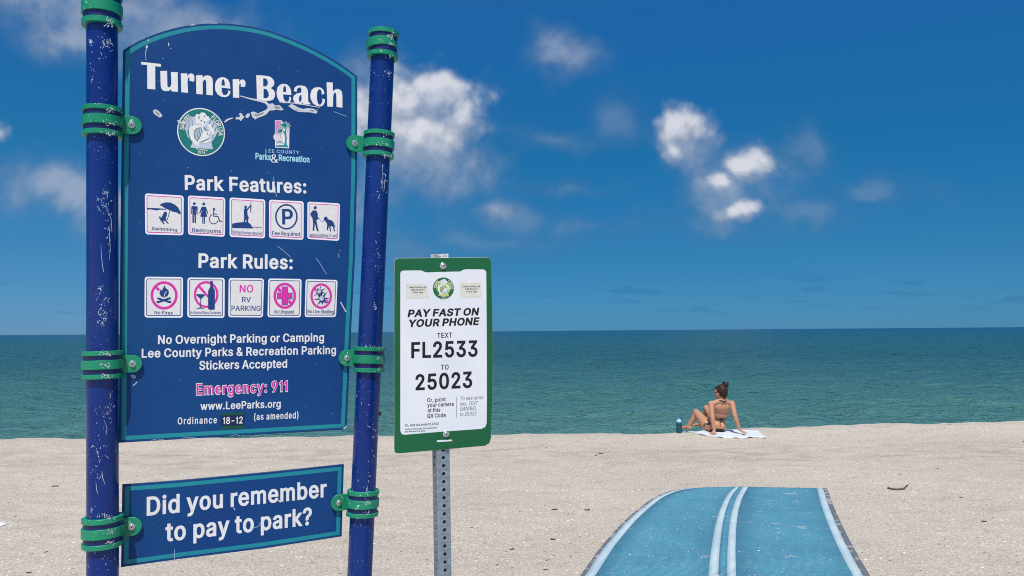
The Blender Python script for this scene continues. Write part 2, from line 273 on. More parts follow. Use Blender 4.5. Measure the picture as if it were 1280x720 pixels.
r 228;41,0 41,303 118,303 113,266 112,281 127,292 144,300 163,305 222,306 222,242 178,245 167,244 157,242 147,238 139,232 133,226 127,218 123,208 121,199 120,0
s 311;158,-6 137,-5 117,-2 98,3 81,10 65,20 52,31 41,45 33,61 24,86 99,98 108,78 114,68 121,61 131,56 143,52 158,51 175,52 188,56 199,62 206,70 209,77 211,86 210,93 208,99 204,104 199,109 178,117 129,128 102,136 79,146 61,159 47,175 39,194 37,215 39,232 44,248 54,263 67,276 82,287 100,295 119,301 140,305 162,306 184,305 203,302 221,297 237,289 250,280 263,269 292,221 217,207 208,224 203,232 196,240 188,246 177,249 163,250 148,249 137,246 127,240 120,233 117,226 116,217 117,210 119,203 122,199 155,184 200,174 226,167 249,156 267,143 280,128 288,109 291,89 289,71 283,54 273,39 260,26 244,15 226,6 205,-1 182,-5
t 203;191,303 191,246 5,246 5,303;51,372 129,372 130,72 132,65 134,60 136,57 140,55 160,55 186,58 201,3 168,-2 147,-3 121,-1 97,6 77,18 62,35 54,55 51,78
u 347;159,-4 137,-2 117,2 98,9 81,19 67,33 56,49 48,68 43,89 41,113 41,303 120,303 120,117 122,98 126,83 134,71 144,62 157,57 173,55 184,56 194,58 204,63 212,68 219,76 225,85 229,96 232,109 233,124 233,303 311,303 311,0 234,0 234,86 280,86 260,50 245,29 226,14 205,4 183,-2
v 330;133,0 7,303 92,303 160,128 197,16 140,16 177,128 244,303 329,303 204,0
w 470;112,0 12,303 95,303 151,113 172,31 126,31 146,112 202,303 276,303 330,113 350,31 304,31 325,112 381,303 464,303 364,0 293,0 240,176 213,271 263,271 225,136 183,0
x 322;5,1 159,189 159,121 11,302 102,303 205,155 127,155 186,243 228,303 319,302 170,119 170,186 323,1 232,0 124,153 202,154 145,68 95,0
y 330;34,-102 52,-47 93,-50 106,-41 120,-15 127,7 7,303 92,303 160,128 197,16 139,16 177,128 245,303 329,303 190,-39 166,-78 131,-102 88,-109 63,-108
z 323;33,0 33,46 188,242 38,243 38,303 292,303 292,255 142,61 297,59 297,0
0 381;193,-5 162,-2 134,6 108,20 86,39 69,63 55,91 45,123 39,160 38,200 40,240 45,276 55,309 69,337 87,361 108,380 134,394 162,402 193,405 225,402 253,394 279,380 300,361 318,337 332,309 341,276 347,240 349,200 347,160 341,123 332,91 318,63 300,39 279,20 253,6 225,-2;193,54 208,56 221,61 233,70 244,83 253,99 260,119 266,143 269,170 270,200 269,230 266,257 260,281 253,301 244,317 233,330 221,339 208,344 193,346 178,344 165,339 154,330 143,317 134,301 127,281 121,257 117,230 116,200 117,170 121,143 127,119 134,99 143,83 154,70 165,61 178,56
1 240;108,0 188,0 188,400 124,400 108,360 40,328 40,264 108,296
2 381;50,0 50,48 188,186 225,226 245,258 252,289 251,300 248,310 244,319 239,327 232,334 224,339 190,346 178,345 168,342 158,338 150,332 143,325 138,316 134,306 131,294 129,273 50,273 53,304 60,326 70,346 84,363 101,378 121,390 143,398 167,403 192,405 217,403 241,398 263,390 282,378 299,365 312,348 322,330 328,310 330,289 321,245 292,198 236,138 163,60 336,59 336,0
3 381;187,-5 161,-4 137,1 113,8 92,18 74,31 58,47 46,65 38,85 32,116 114,116 118,97 122,88 127,79 133,72 141,66 150,61 187,55 226,62 235,68 243,75 250,83 255,93 258,104 259,117 258,130 255,141 250,152 244,161 236,170 225,177 211,182 194,185 123,187 123,237 214,339 55,341 55,400 323,400 323,352 171,202 166,234 210,235 238,232 264,224 286,212 305,198 320,181 331,161 337,140 339,117 337,94 331,73 319,54 304,36 286,22 265,10 241,2 215,-3
4 381;31,79 31,130 201,400 286,400 127,142 355,139 355,79;221,0 221,256 300,256 300,0
5 381;189,-5 164,-4 140,1 118,9 99,20 82,33 68,49 57,67 50,86 45,115 124,115 128,98 131,89 135,81 158,62 190,54 202,56 214,59 225,64 234,71 242,80 249,91 254,103 257,116 258,131 257,145 253,159 248,171 241,182 233,191 223,199 212,204 200,207 187,208 152,202 119,185 51,191 77,400 318,400 318,340 147,340 137,249 150,261 195,268 215,267 234,264 252,258 269,250 284,241 298,229 309,216 319,201 327,186 333,168 337,150 338,131 336,106 329,83 319,61 304,42 286,26 265,13 242,3 216,-3
6 381;193,-5 167,-3 142,3 119,12 99,25 82,41 68,60 58,82 52,105 50,130 51,150 56,171 64,192 110,269 206,400 295,399 118,191 133,231 163,248 199,253 226,252 249,247 271,238 290,226 306,211 319,193 329,173 334,151 336,127 334,102 328,80 318,59 304,40 287,25 267,12 244,2 219,-3;193,53 205,54 216,58 226,63 235,70 243,79 249,89 254,100 256,113 257,127 256,141 254,154 249,165 243,175 235,184 226,191 217,196 206,199 193,200 181,199 170,196 160,191 151,184 143,175 137,166 132,154 130,142 129,128 130,113 133,101 137,89 143,79 151,70 160,63 170,58 181,54
7 381;67,0 245,338 49,341 49,400 338,400 338,344 154,0
8 381;193,-5 165,-4 139,1 115,9 94,20 76,34 61,50 50,69 43,89 41,110 42,127 46,144 53,159 61,173 72,186 85,197 100,205 110,210 91,220 76,235 64,254 57,273 55,295 57,315 63,334 74,352 87,367 104,380 123,391 145,399 168,404 193,405 218,404 241,399 263,391 282,380 298,367 312,352 322,334 329,315 331,295 328,274 322,254 310,235 295,220 279,209 286,206 301,197 314,186 325,173 333,159 340,144 344,127 346,110 343,89 337,69 325,50 310,34 292,20 271,9 247,1 221,-4;209,55 221,57 233,62 242,67 250,74 256,82 261,91 264,101 265,113 264,125 261,136 256,146 249,155 241,162 231,169 219,173 207,176 193,177 179,176 166,173 155,169 145,162 137,155 130,146 125,136 122,125 121,113 122,101 125,91 129,82 135,74 143,67 153,62 165,57 178,55;193,235 225,242 232,247 238,254 244,262 248,271 250,280 251,291 250,302 248,312 244,320 239,328 233,334 226,339 193,346 160,339 154,334 147,328 142,320 138,312 136,302 135,291 136,280 138,271 142,262 147,254 154,247 161,243
9 381;193,405 219,403 244,397 267,388 287,375 304,359 318,340 328,318 334,295 336,270 335,250 330,229 322,208 276,131 181,0 91,1 268,209 253,169 223,152 187,147 161,148 137,153 116,162 96,174 80,189 67,207 57,227 52,249 50,273 52,298 58,320 69,341 83,360 100,375 120,388 142,398 167,403;193,347 181,346 170,342 160,337 151,330 144,321 137,311 133,300 130,287 129,273 130,259 133,246 137,235 144,225 151,216 160,209 170,204 181,201 193,200 205,201 216,204 226,209 235,216 243,225 249,235 254,246 256,259 257,272 256,287 254,299 249,311 243,321 235,330 226,337 216,342 205,346
: 172;90,-3 77,-2 65,2 54,9 46,18 40,28 39,39 40,51 46,61 54,70 65,77 77,81 90,82 103,81 116,77 126,70 135,61 140,51 141,39 140,28 135,18 126,9 116,2 103,-2;90,204 77,205 65,209 54,216 46,225 40,235 39,247 40,258 46,268 54,277 65,284 77,288 90,289 103,288 116,284 126,277 135,268 140,258 141,247 140,235 135,225 126,216 116,209 103,205
- 381;295,201 295,141 90,141 90,201
. 172;90,-3 77,-2 65,2 54,9 46,18 40,28 39,39 40,51 46,61 54,70 65,77 77,81 90,82 103,81 116,77 126,70 135,61 140,51 141,39 140,28 135,18 126,9 116,2 103,-2
, 172;27,-90 55,70 143,70 93,-90
? 306;102,113 112,184 119,197 127,208 137,218 170,239 197,265 202,274 205,285 206,297 205,307 203,316 200,323 181,341 155,347 130,342 111,324 107,316 104,305 101,285 20,285 24,316 31,336 41,354 54,369 71,382 89,392 110,399 132,404 155,405 179,404 202,399 222,391 241,381 256,368 269,352 278,335 283,316 285,296 283,275 278,256 269,238 256,223 241,210 199,180 187,160 181,120;144,-3 131,-2 118,2 108,9 99,18 94,28 93,39 94,50 99,61 108,69 118,76 131,81 144,82 157,81 170,76 180,69 188,61 193,50 195,39 193,28 188,18 180,9 170,2 157,-2
& 376;170,-5 143,-4 118,1 95,10 75,21 58,35 45,51 35,69 29,88 27,109 28,126 32,141 39,156 71,191 190,280 201,295 206,314 205,323 202,331 198,337 191,343 184,346 175,347 155,342 143,329 138,309 144,285 160,260 387,1 294,0 98,224 70,264 64,278 60,293 59,309 61,326 66,343 73,358 84,371 98,382 114,392 132,398 151,402 173,404 194,402 213,398 231,392 247,383 260,372 271,359 279,345 283,329 285,312 277,278 256,248 226,223 146,166 114,135 110,126 108,117 107,107 108,97 110,87 114,79 119,71 126,65 135,59 144,55 155,53 167,52 180,53 193,56 205,61 242,87 250,98 259,111 265,126 270,141 273,159 275,186 352,186 350,154 347,133 341,114 320,73 288,38 272,25 254,14 234,6 212,0 191,-4
( 239;70,164 79,254 104,344 144,423 223,423 180,328 157,243 149,164 156,96 177,23 224,-72 145,-72 120,-30 102,8 88,47 78,86 72,125
) 239;21,-72 68,25 89,98 96,164 88,243 66,328 22,423 101,423 141,344 166,254 175,164 173,125 167,85 157,46 143,7 125,-31 100,-72
/ 220;220,418 83,-58 7,-58 144,418
' 186;62,239 55,400 138,400 131,239"""
for _line in FONT_DATA.split('\n'):
    if len(_line) < 3: continue
    _a, *_sp = _line[2:].split(';')
    FONT[_line[0]] = (int(_a) / 400, [[tuple(int(q) / 400 for q in pt.split(',')) for pt in s.split()] for s in _sp])
FONT['$'] = (FONT['S'][0], FONT['S'][1] + [[(.36, -.14), (.48, -.14), (.48, 1.14), (.36, 1.14)] if area2(max(FONT['S'][1], key=lambda p: abs(area2(p)))) > 0 else [(.36, 1.14), (.48, 1.14), (.48, -.14), (.36, -.14)]])
_glyph = {}
def glyph(ch, wt=0.0):
    """filled glyph in cap-height units; wt thickens (+) or thins (-) the strokes"""
    if (ch, wt) in _glyph: return _glyph[ch, wt]
    adv, sps = FONT[ch]
    if wt:
        sgn = 1 if area2(max(sps, key=lambda p: abs(area2(p)))) > 0 else -1
        out = []
        for p in sps:
            q = []
            for i in range(len(p)):
                a, b, c_ = Vector(p[i - 1]), Vector(p[i]), Vector(p[(i + 1) % len(p)])
                d1 = (b - a).normalized(); d2 = (c_ - b).normalized()
                n1 = Vector((d1.y, -d1.x)) * sgn; n2 = Vector((d2.y, -d2.x)) * sgn
                m = n1 + n2
                m = m.normalized() if m.length > 1e-4 else n1
                q.append(tuple(b + m * (wt / max(.6, m.dot(n1)))))
            out.append(q)
        sps = out; adv += 1.2 * wt
    v, f = fill(sps); _glyph[ch, wt] = (adv, v, f); return _glyph[ch, wt]
def layout(txt, wt=0.0, track=0.0, space=.36):
    """returns width and a list of (x, verts, faces)"""
    x = 0; out = []
    for ch in txt:
        if ch == ' ': x += space + track; continue
        adv, v, f = glyph(ch, wt); out.append((x, v, f)); x += adv + track
    lo = min(x0 + min(q[0] for q in v) for x0, v, f in out); hi = max(x0 + max(q[0] for q in v) for x0, v, f in out)
    return lo, hi, out

class Plane:
    """a flat board: photo pixels are cast onto it once to place what is printed there"""
    def __init__(s, px, py, depth, az, tilt=0.0):
        a, t = R(az), R(tilt)
        s.n = np.array([math.sin(a) * math.cos(t), -math.cos(a) * math.cos(t), math.sin(t)])
        s.o = CAM + depth * ray(px, py)
        s.U = np.array([math.cos(a), math.sin(a), 0.0]); s.V = np.cross(s.n, s.U)
    def uv(s, px, py):
        q = ray(px, py); t = ((s.o - CAM) @ s.n) / (q @ s.n); d = CAM + q * t - s.o
        return np.array([d @ s.U, d @ s.V])
    def p(s, u, v, h=0.0): return s.o + s.U * u + s.V * v + s.n * h
    def at(s, px, py, h=0.0):
        q = ray(px, py); o = s.o + s.n * h; return CAM + q * (((o - CAM) @ s.n) / (q @ s.n))
LAY = 0.00025
def uvpoly(pl, mb, sps, mat, lay):
    v, f = fill(sps); mb.add([pl.p(x, y, lay * LAY) for x, y in v], f, mat)
def poly(pl, mb, pts, mat, lay, T=(0, 0, 1), holes=()):
    """filled shape from photo pixels (T = crop origin and zoom)"""
    def cv(ps): return [tuple(pl.uv(T[0] + x / T[2], T[1] + y / T[2])) for x, y in ps]
    o = cv(pts); sg = area2(o) > 0; sps = [o]
    for h in holes:
        q = cv(h)
        if (area2(q) > 0) == sg: q.reverse()
        sps.append(q)
    uvpoly(pl, mb, sps, mat, lay)
def stroke(pl, mb, pts, width, mat, lay, T=(0, 0, 1), w1=None):
    """ribbon along crop points; width in crop pixels"""
    P = [np.array(q, float) for q in pts]; n = len(P); Lf = []; Rt = []
    for i in range(n):
        d = P[min(i + 1, n - 1)] - P[max(i - 1, 0)]; d /= max(np.linalg.norm(d), 1e-6); nn = np.array([-d[1], d[0]])
        wd = width if w1 is None else width + (w1 - width) * i / (n - 1)
        Lf.append(P[i] + nn * wd / 2); Rt.append(P[i] - nn * wd / 2)
    q = [pl.p(*pl.uv(T[0] + a[0] / T[2], T[1] + a[1] / T[2]), lay * LAY) for a in Lf + Rt]
    mb.add(q, [(i, i + 1, n + i + 1, n + i) for i in range(n - 1)], mat)
def ring(pl, mb, cx, cy, rx, ry, th, mat, lay, T=(0, 0, 1), a0=0, a1=360, n=40):
    pts = [(cx + rx * math.cos(R(a0 + (a1 - a0) * i / n)), cy + ry * math.sin(R(a0 + (a1 - a0) * i / n))) for i in range(n + 1)]
    stroke(pl, mb, pts, th, mat, lay, T)
def disc(pl, mb, cx, cy, rx, ry, mat, lay, T=(0, 0, 1), n=24):
    poly(pl, mb, [(cx + rx * math.cos(2 * math.pi * i / n), cy + ry * math.sin(2 * math.pi * i / n)) for i in range(n)], mat, lay, T)
def text(pl, mb, txt, x0, y0, x1, y1, cap, mat, lay, T=(0, 0, 1), wt=0.0, shear=0.0, track=0.0, cap1=None, space=.36):
    """a line of lettering whose baseline runs from photo point (x0,y0) to (x1,y1)"""
    def cv(x, y): return pl.uv(T[0] + x / T[2], T[1] + y / T[2])
    A, B = cv(x0, y0), cv(x1, y1)
    hA = np.linalg.norm(cv(x0, y0 - cap) - A); hB = np.linalg.norm(cv(x1, y1 - (cap1 or cap)) - B)
    lo, hi, out = layout(txt, wt, track, space); W = hi - lo; D = B - A; N = np.array([-D[1], D[0]]) / np.linalg.norm(D)
    for x, v, f in out:
        vs = []
        for gx, gy in v:
            t = (x + gx - lo) / W; h = hA + (hB - hA) * t
            q = A + D * t + N * gy * h + D / np.linalg.norm(D) * shear * gy * h
            vs.append(pl.p(q[0], q[1], lay * LAY))
        mb.add(vs, f, mat)
def inset(poly_, d):
    s = 1 if area2(poly_) > 0 else -1; out = []
    for i in range(len(poly_)):
        a, b, c_ = (np.array(poly_[j % len(poly_)], float) for j in (i - 1, i, i + 1))
        d1 = (b - a) / np.linalg.norm(b - a); d2 = (c_ - b) / np.linalg.norm(c_ - b)
        n1 = np.array([-d1[1], d1[0]]) * s; n2 = np.array([-d2[1], d2[0]]) * s
        m = n1 + n2; m /= np.linalg.norm(m); out.append(tuple(b + m * d / max(.4, m @ n1)))
    return out
def slab(pl, mb, outline, th, mat, edge, bevel=.0012):
    """board with the given uv outline: front at h=0, back at -th, small bevelled lip"""
    if area2(outline) < 0: outline = outline[::-1]
    inn = inset(outline, bevel); v, f = fill([inn]); mb.add([pl.p(x, y, 0) for x, y in v], f, mat)
    n = len(outline); mb.add([pl.p(x, y, -th) for x, y in v], [t[::-1] for t in f], edge)
    A = [pl.p(x, y, 0) for x, y in inn]; B = [pl.p(x, y, -bevel) for x, y in outline]; C = [pl.p(x, y, -th) for x, y in outline]
    D = [pl.p(x, y, -th) for x, y in inn]
    q = A + B + C + D
    mb.add(q, [(k * n + i, (k + 1) * n + i, (k + 1) * n + (i + 1) % n, k * n + (i + 1) % n) for k in range(3) for i in range(n)], edge)
def tube(mb, pts, rad, mat, n=12, caps=True, up=(0, 0, 1)):
    P = [Vector(q) for q in pts]; rs = rad if isinstance(rad, (list, tuple)) else [rad] * len(P); vs = []; fs = []
    for i, q in enumerate(P):
        d = (P[min(i + 1, len(P) - 1)] - P[max(i - 1, 0)]).normalized(); a = d.cross(Vector(up))
        if a.length < 1e-3: a = d.cross(Vector((1, 0, 0)))
        a.normalize(); b = a.cross(d)
        vs += [q + (a * math.cos(2 * math.pi * k / n) + b * math.sin(2 * math.pi * k / n)) * rs[i] for k in range(n)]
    for i in range(len(P) - 1):
        fs += [(i * n + k, i * n + (k + 1) % n, (i + 1) * n + (k + 1) % n, (i + 1) * n + k) for k in range(n)]
    if caps: fs += [tuple(range(n))[::-1], tuple((len(P) - 1) * n + k for k in range(n))]
    mb.add(vs, fs, mat)
def lathe(mb, o, axis, prof, mat, n=40):
    """prof = list of (radius, height along axis) ; closed rings, caps at the ends when radius > 0"""
    ax = Vector(axis).normalized(); a = ax.cross(Vector((0, 1, 0.01))).normalized(); b = ax.cross(a); vs = []; fs = []
    for r_, h in prof: vs += [Vector(o) + ax * h + (a * math.cos(2 * math.pi * k / n) + b * math.sin(2 * math.pi * k / n)) * r_ for k in range(n)]
    for i in range(len(prof) - 1): fs += [(i * n + k, i * n + (k + 1) % n, (i + 1) * n + (k + 1) % n, (i + 1) * n + k) for k in range(n)]
    fs += [tuple(range(n))[::-1], tuple((len(prof) - 1) * n + k for k in range(n))]
    mb.add(vs, fs, mat)

# ================================================================== the setting: sea, sand
def fan(y0, y1, rows, cols, half):
    ys = y0 * (y1 / y0) ** np.linspace(0, 1, rows); t = np.linspace(-1, 1, cols)
    X = np.outer(half(ys), t); Yv = np.repeat(ys[:, None], cols, 1)
    i = np.arange(rows * cols).reshape(rows, cols)
    F = np.stack([i[:-1, :-1], i[:-1, 1:], i[1:, 1:], i[1:, :-1]], -1).reshape(-1, 4)
    return X, Yv, F
def grid_object(name, X, Yv, Zv, F, mat, kind='structure'):
    me = bpy.data.meshes.new(name); V = np.stack([X, Yv, Zv], -1).reshape(-1, 3).astype(np.float32)
    me.vertices.add(len(V)); me.vertices.foreach_set('co', V.ravel())
    me.loops.add(F.size); me.loops.foreach_set('vertex_index', F.ravel().astype(np.int32))
    me.polygons.add(len(F)); me.polygons.foreach_set('loop_start', np.arange(0, F.size, 4, dtype=np.int32))
    me.polygons.foreach_set('loop_total', np.full(len(F), 4, np.int32)); me.update(calc_edges=True)
    me.polygons.foreach_set('use_smooth', [True] * len(F)); me.materials.append(mat)
    o = bpy.data.objects.new(name, me); COL.objects.link(o); return tag(o, kind=kind)
def fbm(x, y, seed, octaves=4, wl=4.0):
    """cheap smooth noise from random plane waves"""
    g_ = np.random.default_rng(seed); z = np.zeros_like(x); amp = 1.0
    for o in range(octaves):
        for k in range(7):
            a = g_.uniform(0, 2 * np.pi); l = wl * g_.uniform(.7, 1.4); ph = g_.uniform(0, 2 * np.pi)
            z = z + amp * np.sin((x * np.cos(a) + y * np.sin(a)) * 2 * np.pi / l + ph) / 7 ** .5
        amp *= .5; wl *= .5
    return z

# --- sea
def sea_mat(nt, p):
    pos = worldpos(nt); s_ = nt.node('ShaderNodeSeparateXYZ'); nt.put(s_.inputs[0], pos); Yp = s_.outputs[1]
    ly = nt.math('LOGARITHM', nt.math('MAXIMUM', Yp, 1.0), 10.0)
    base = nt.ramp(nt.math('DIVIDE', ly, 4.0), [(.29, (.105, .255, .222)), (.36, (.060, .188, .180)), (.46, (.022, .118, .142)), (.68, (.011, .092, .145)), (1.0, (.005, .066, .140))])
    patch = nt.noise(nt.scale(pos, (.012, .05, 0)), 1.0, 4, .55)
    base = nt.mix(nt.ss(patch, .35, .68), base, nt.vmath('MULTIPLY', base, (1.08, 1.08, 1.05)))
    nt.put(p.inputs['Base Color'], base)
    h1 = nt.noise(nt.scale(pos, (2.4, 5.2, 1)), 1.0, 5, .65, .5)
    h2 = nt.noise(nt.scale(pos, (.55, 1.6, 1)), 1.0, 5, .62, .4)
    h3 = nt.noise(nt.scale(pos, (.07, .30, 1)), 1.0, 5, .62, .3)
    b = nt.bump(h3, 1.0, 1.5); b = nt.bump(h2, 1.0, .70, b); b = nt.bump(h1, 1.0, .13, b)
    nt.put(p.inputs['Normal'], b)
M_SEA = material('sea_water', rough=.32, build=sea_mat, IOR=1.33, Specular_IOR_Level=.42)
SEA_Z = -0.85
def sea():
    X, Yv, F = fan(12.2, 900, 620, 520, lambda y: 1.0 * y + 14)
    Zv = np.zeros_like(X); g_ = np.random.default_rng(3)
    for k in range(46):
        l = 0.45 * (16 / .45) ** g_.uniform(0, 1); a = np.pi / 2 + g_.normal(0, .7); ph = g_.uniform(0, 6.28)
        amp = .0190 * l ** .8 * g_.uniform(.5, 1.2)
        fade = np.clip((l * 55 - Yv) / (l * 25), 0, 1) if l < 4 else 1.0
        arg = (X * np.cos(a) + Yv * np.sin(a)) * 2 * np.pi / l + ph + .7 * np.sin(X * .13 + Yv * .05 + k)
        Zv += fade * amp * (np.sin(arg) + .25 * np.sin(2 * arg + .6)) * .42
    return grid_object('sea', X, Yv, SEA_Z + Zv, F, M_SEA)
sea()
mb = MB(); mb.add([(-60000, 890, SEA_Z - .12), (60000, 890, SEA_Z - .12), (60000, 55000, SEA_Z - .12), (-60000, 55000, SEA_Z - .12),
                   (-60000, -300, SEA_Z - .6), (60000, -300, SEA_Z - .6), (60000, 889, SEA_Z - .6), (-60000, 889, SEA_Z - .6)], [(0, 1, 2, 3), (4, 5, 6, 7)], M_SEA)
tag(mb.build('open_sea'), kind='structure')

# --- sand
_e = [ground(px, py, .045) for px, py in ((0, 546.5), (60, 546.3), (300, 545), (470, 543), (620, 541.3), (740, 540.2), (860, 538), (930, 534.5), (1000, 531), (1110, 528), (1280, 525))]
EDGE_X = [-40, -14] + [float(q[0]) for q in _e] + [16, 40]
EDGE_Y = [12.4, 12.9] + [float(q[1]) for q in _e] + [15, 16]
def edge_y(x): return np.interp(x, EDGE_X, EDGE_Y) + .05 * np.sin(x * 2.1) + .05 * np.sin(x * 4.7 + 1) + .025 * np.sin(x * 11.3)
def sand_z(x, y):
    x = np.asarray(x, float); y = np.asarray(y, float)
    z = .007 * fbm(x, y, 5, 3, 2.6) + .0045 * fbm(x, y * 1.6, 8, 2, .6)
    inside = np.clip(1 - (np.abs(x - np.interp(y, [1, 5.5, 9.2], [.1, 1.5, 2.9])) - 1.15) / .5, 0, 1) * np.clip((9.4 - y) / .5, 0, 1); z = z * (1 - .8 * inside)
    z = z + .05 * np.exp(-((y - edge_y(x) + .55) / .55) ** 2)                       # low berm crest
    s = np.clip((y - edge_y(x)) / 3.2, 0, None)
    z = z - 1.25 * (s - .12 * np.sin(np.clip(s, 0, 1) * np.pi)) * (s > 0) - .0 * s
    far = np.clip((np.abs(x) - 6) / 30, 0, 1); z = z + far * 0.0
    return z
def sand_mat(nt, p):
    pos = worldpos(nt)
    big = nt.noise(pos, .35, 4, .6); mid = nt.noise(nt.scale(pos, (1, 2.2, 1)), 1.7, 5, .65); fine = nt.noise(pos, 42, 6, .72)
    grain = nt.noise(pos, 170, 3, .8)
    c0 = nt.mix(nt.ss(big, .35, .65), (.545, .488, .398), (.585, .530, .436))
    c0 = nt.mix(nt.math('MULTIPLY', nt.ss(mid, .52, .74), .55), c0, (.40, .335, .275))
    c0 = nt.mix(nt.ss(fine, .30, .72), nt.vmath('MULTIPLY', c0, (.72, .71, .70)), nt.vmath('MULTIPLY', c0, (1.22, 1.22, 1.23)))
    c0 = nt.mix(nt.ss(grain, .35, .68), nt.vmath('MULTIPLY', c0, (.66, .65, .64)), nt.vmath('MULTIPLY', c0, (1.25, 1.25, 1.26)))
    v1 = nt.node('ShaderNodeTexVoronoi'); nt.put(v1.inputs['Vector'], pos); v1.inputs['Scale'].default_value = 85
    sc_ = nt.node('ShaderNodeSeparateColor'); nt.put(sc_.inputs[0], v1.outputs['Color'])
    core = nt.ss(v1.outputs['Distance'], .42, .22)
    c0 = nt.mix(nt.math('MULTIPLY', nt.math('GREATER_THAN', sc_.outputs[0], .86), core), c0, (.86, .84, .82))
    c0 = nt.mix(nt.math('MULTIPLY', nt.math('LESS_THAN', sc_.outputs[1], .10), core), c0, (.15, .125, .105))
    c0 = nt.mix(nt.math('MULTIPLY', nt.math('GREATER_THAN', sc_.outputs[2], .93), core), c0, (.52, .36, .26))
    v2 = nt.node('ShaderNodeTexVoronoi'); nt.put(v2.inputs['Vector'], pos); v2.inputs['Scale'].default_value = 24
    s2 = nt.node('ShaderNodeSeparateColor'); nt.put(s2.inputs[0], v2.outputs['Color'])
    core2 = nt.ss(v2.outputs['Distance'], .30, .18)
    c0 = nt.mix(nt.math('MULTIPLY', nt.math('GREATER_THAN', s2.outputs[0], .93), core2), c0, (.85, .83, .81))
    c0 = nt.mix(nt.math('MULTIPLY', nt.math('LESS_THAN', s2.outputs[1], .035), core2), c0, (.10, .085, .07))
    # the wrack line: a browner strip a metre or two before the crest
    s_ = nt.node('ShaderNodeSeparateXYZ'); nt.put(s_.inputs[0], pos)
    wv = nt.math('ADD', s_.outputs[1], nt.math('MULTIPLY', nt.noise(nt.scale(pos, (.6, .2, 0)), 1.0, 3), 2.2))
    strip = nt.math('MULTIPLY', nt.ss(wv, 10.9, 11.5), nt.ss(wv, 12.9, 12.2))
    c0 = nt.mix(nt.math('MULTIPLY', strip, nt.math('MULTIPLY', nt.ss(mid, .42, .62), .42)), c0, (.35, .27, .20))
    wet = nt.ss(s_.outputs[2], -.10, -.62)
    c0 = nt.mix(wet, c0, nt.vmath('MULTIPLY', c0, (.45, .42, .40)))
    nt.put(p.inputs['Base Color'], c0)
    hh = nt.math('ADD', nt.math('MULTIPLY', fine, 1.0), nt.math('MULTIPLY', grain, .35))
    b = nt.bump(mid, .35, .018); b = nt.bump(hh, .7, .008, b); nt.put(p.inputs['Normal'], b)
M_SAND = material('pale_shell_sand', rough=.95, build=sand_mat, Specular_IOR_Level=.15)
def sand():
    X, Yv, F = fan(1.6, 17.5, 560, 760, lambda y: .92 * y + 3.0)
    grid_object('sand', X, Yv, sand_z(X, Yv), F, M_SAND)
    mb = MB(); mb.add([(-400, -80, -.05), (400, -80, -.05), (400, 12.0, -.05), (-400, 12.0, -.05), (400, 30, -4), (-400, 30, -4)], [(0, 1, 2, 3), (3, 2, 4, 5)], M_SAND)
    tag(mb.build('beach'), kind='structure')
sand()

# --- loose shell fragments on the sand (nobody could count them)
M_SHELL = material('bleached_shell', (.80, .78, .75), .55)
M_SHELLB = material('tan_shell', (.50, .36, .27), .6)
M_SHELLG = material('grey_shell', (.20, .18, .17), .6)
def shells():
    mb = MB(); N = 5200
    y = 2.2 * (13.3 / 2.2) ** rng.uniform(0, 1, N); x = rng.uniform(-1, 1, N) * (.75 * y + 1); z = sand_z(x, y)
    for i in range(N):
        if mat_inside(x[i], y[i]) and rng.random() < .45: continue
        s = .0022 + .0042 * rng.random() ** 3 * 2.0; a = rng.uniform(0, 6.28); k = rng.integers(4, 6); up = Vector((rng.normal(0, .35), rng.normal(0, .35), 1)).normalized()
        t1 = up.cross(Vector((math.cos(a), math.sin(a), 0))).normalized(); t2 = up.cross(t1); o = Vector((x[i], y[i], z[i] + s * .35 + (.016 if mat_inside(x[i], y[i]) else 0)))
        vs = [o + (t1 * math.cos(2 * math.pi * j / k) + t2 * math.sin(2 * math.pi * j / k) * .7) * s * rng.uniform(.7, 1.2) for j in range(k)] + [o + up * s * .5, o - up * s * .4]
        fs = [(j, (j + 1) % k, k) for j in range(k)] + [((j + 1) % k, j, k + 1) for j in range(k)]
        q = rng.random(); mb.add(vs, fs, M_SHELL if q < .80 else (M_SHELLB if q < .9 else M_SHELLG))
    for i in range(520):
        t = rng.uniform(.30, .995); k = int(t * (NM - 1)); f_ = rng.uniform(.03, .97); q = qL[k] + (qR[k] - qL[k]) * f_; s = .0016 + .0030 * rng.random() ** 2; a = rng.uniform(0, 6.28)
        o = Vector((q[0] + rng.normal(0, .01), q[1], float(sand_z(q[0], q[1])) * .5 + .0205)); n_ = 5
        vs = [o + Vector((math.cos(a + 2 * math.pi * j / n_), math.sin(a + 2 * math.pi * j / n_), 0)) * s * rng.uniform(.7, 1.3) for j in range(n_)] + [o + Vector((0, 0, s * .7))]
        mb.add(vs, [(j, (j + 1) % n_, n_) for j in range(n_)], M_SHELL)
    tag(mb.build('shell_fragments'), kind='stuff')

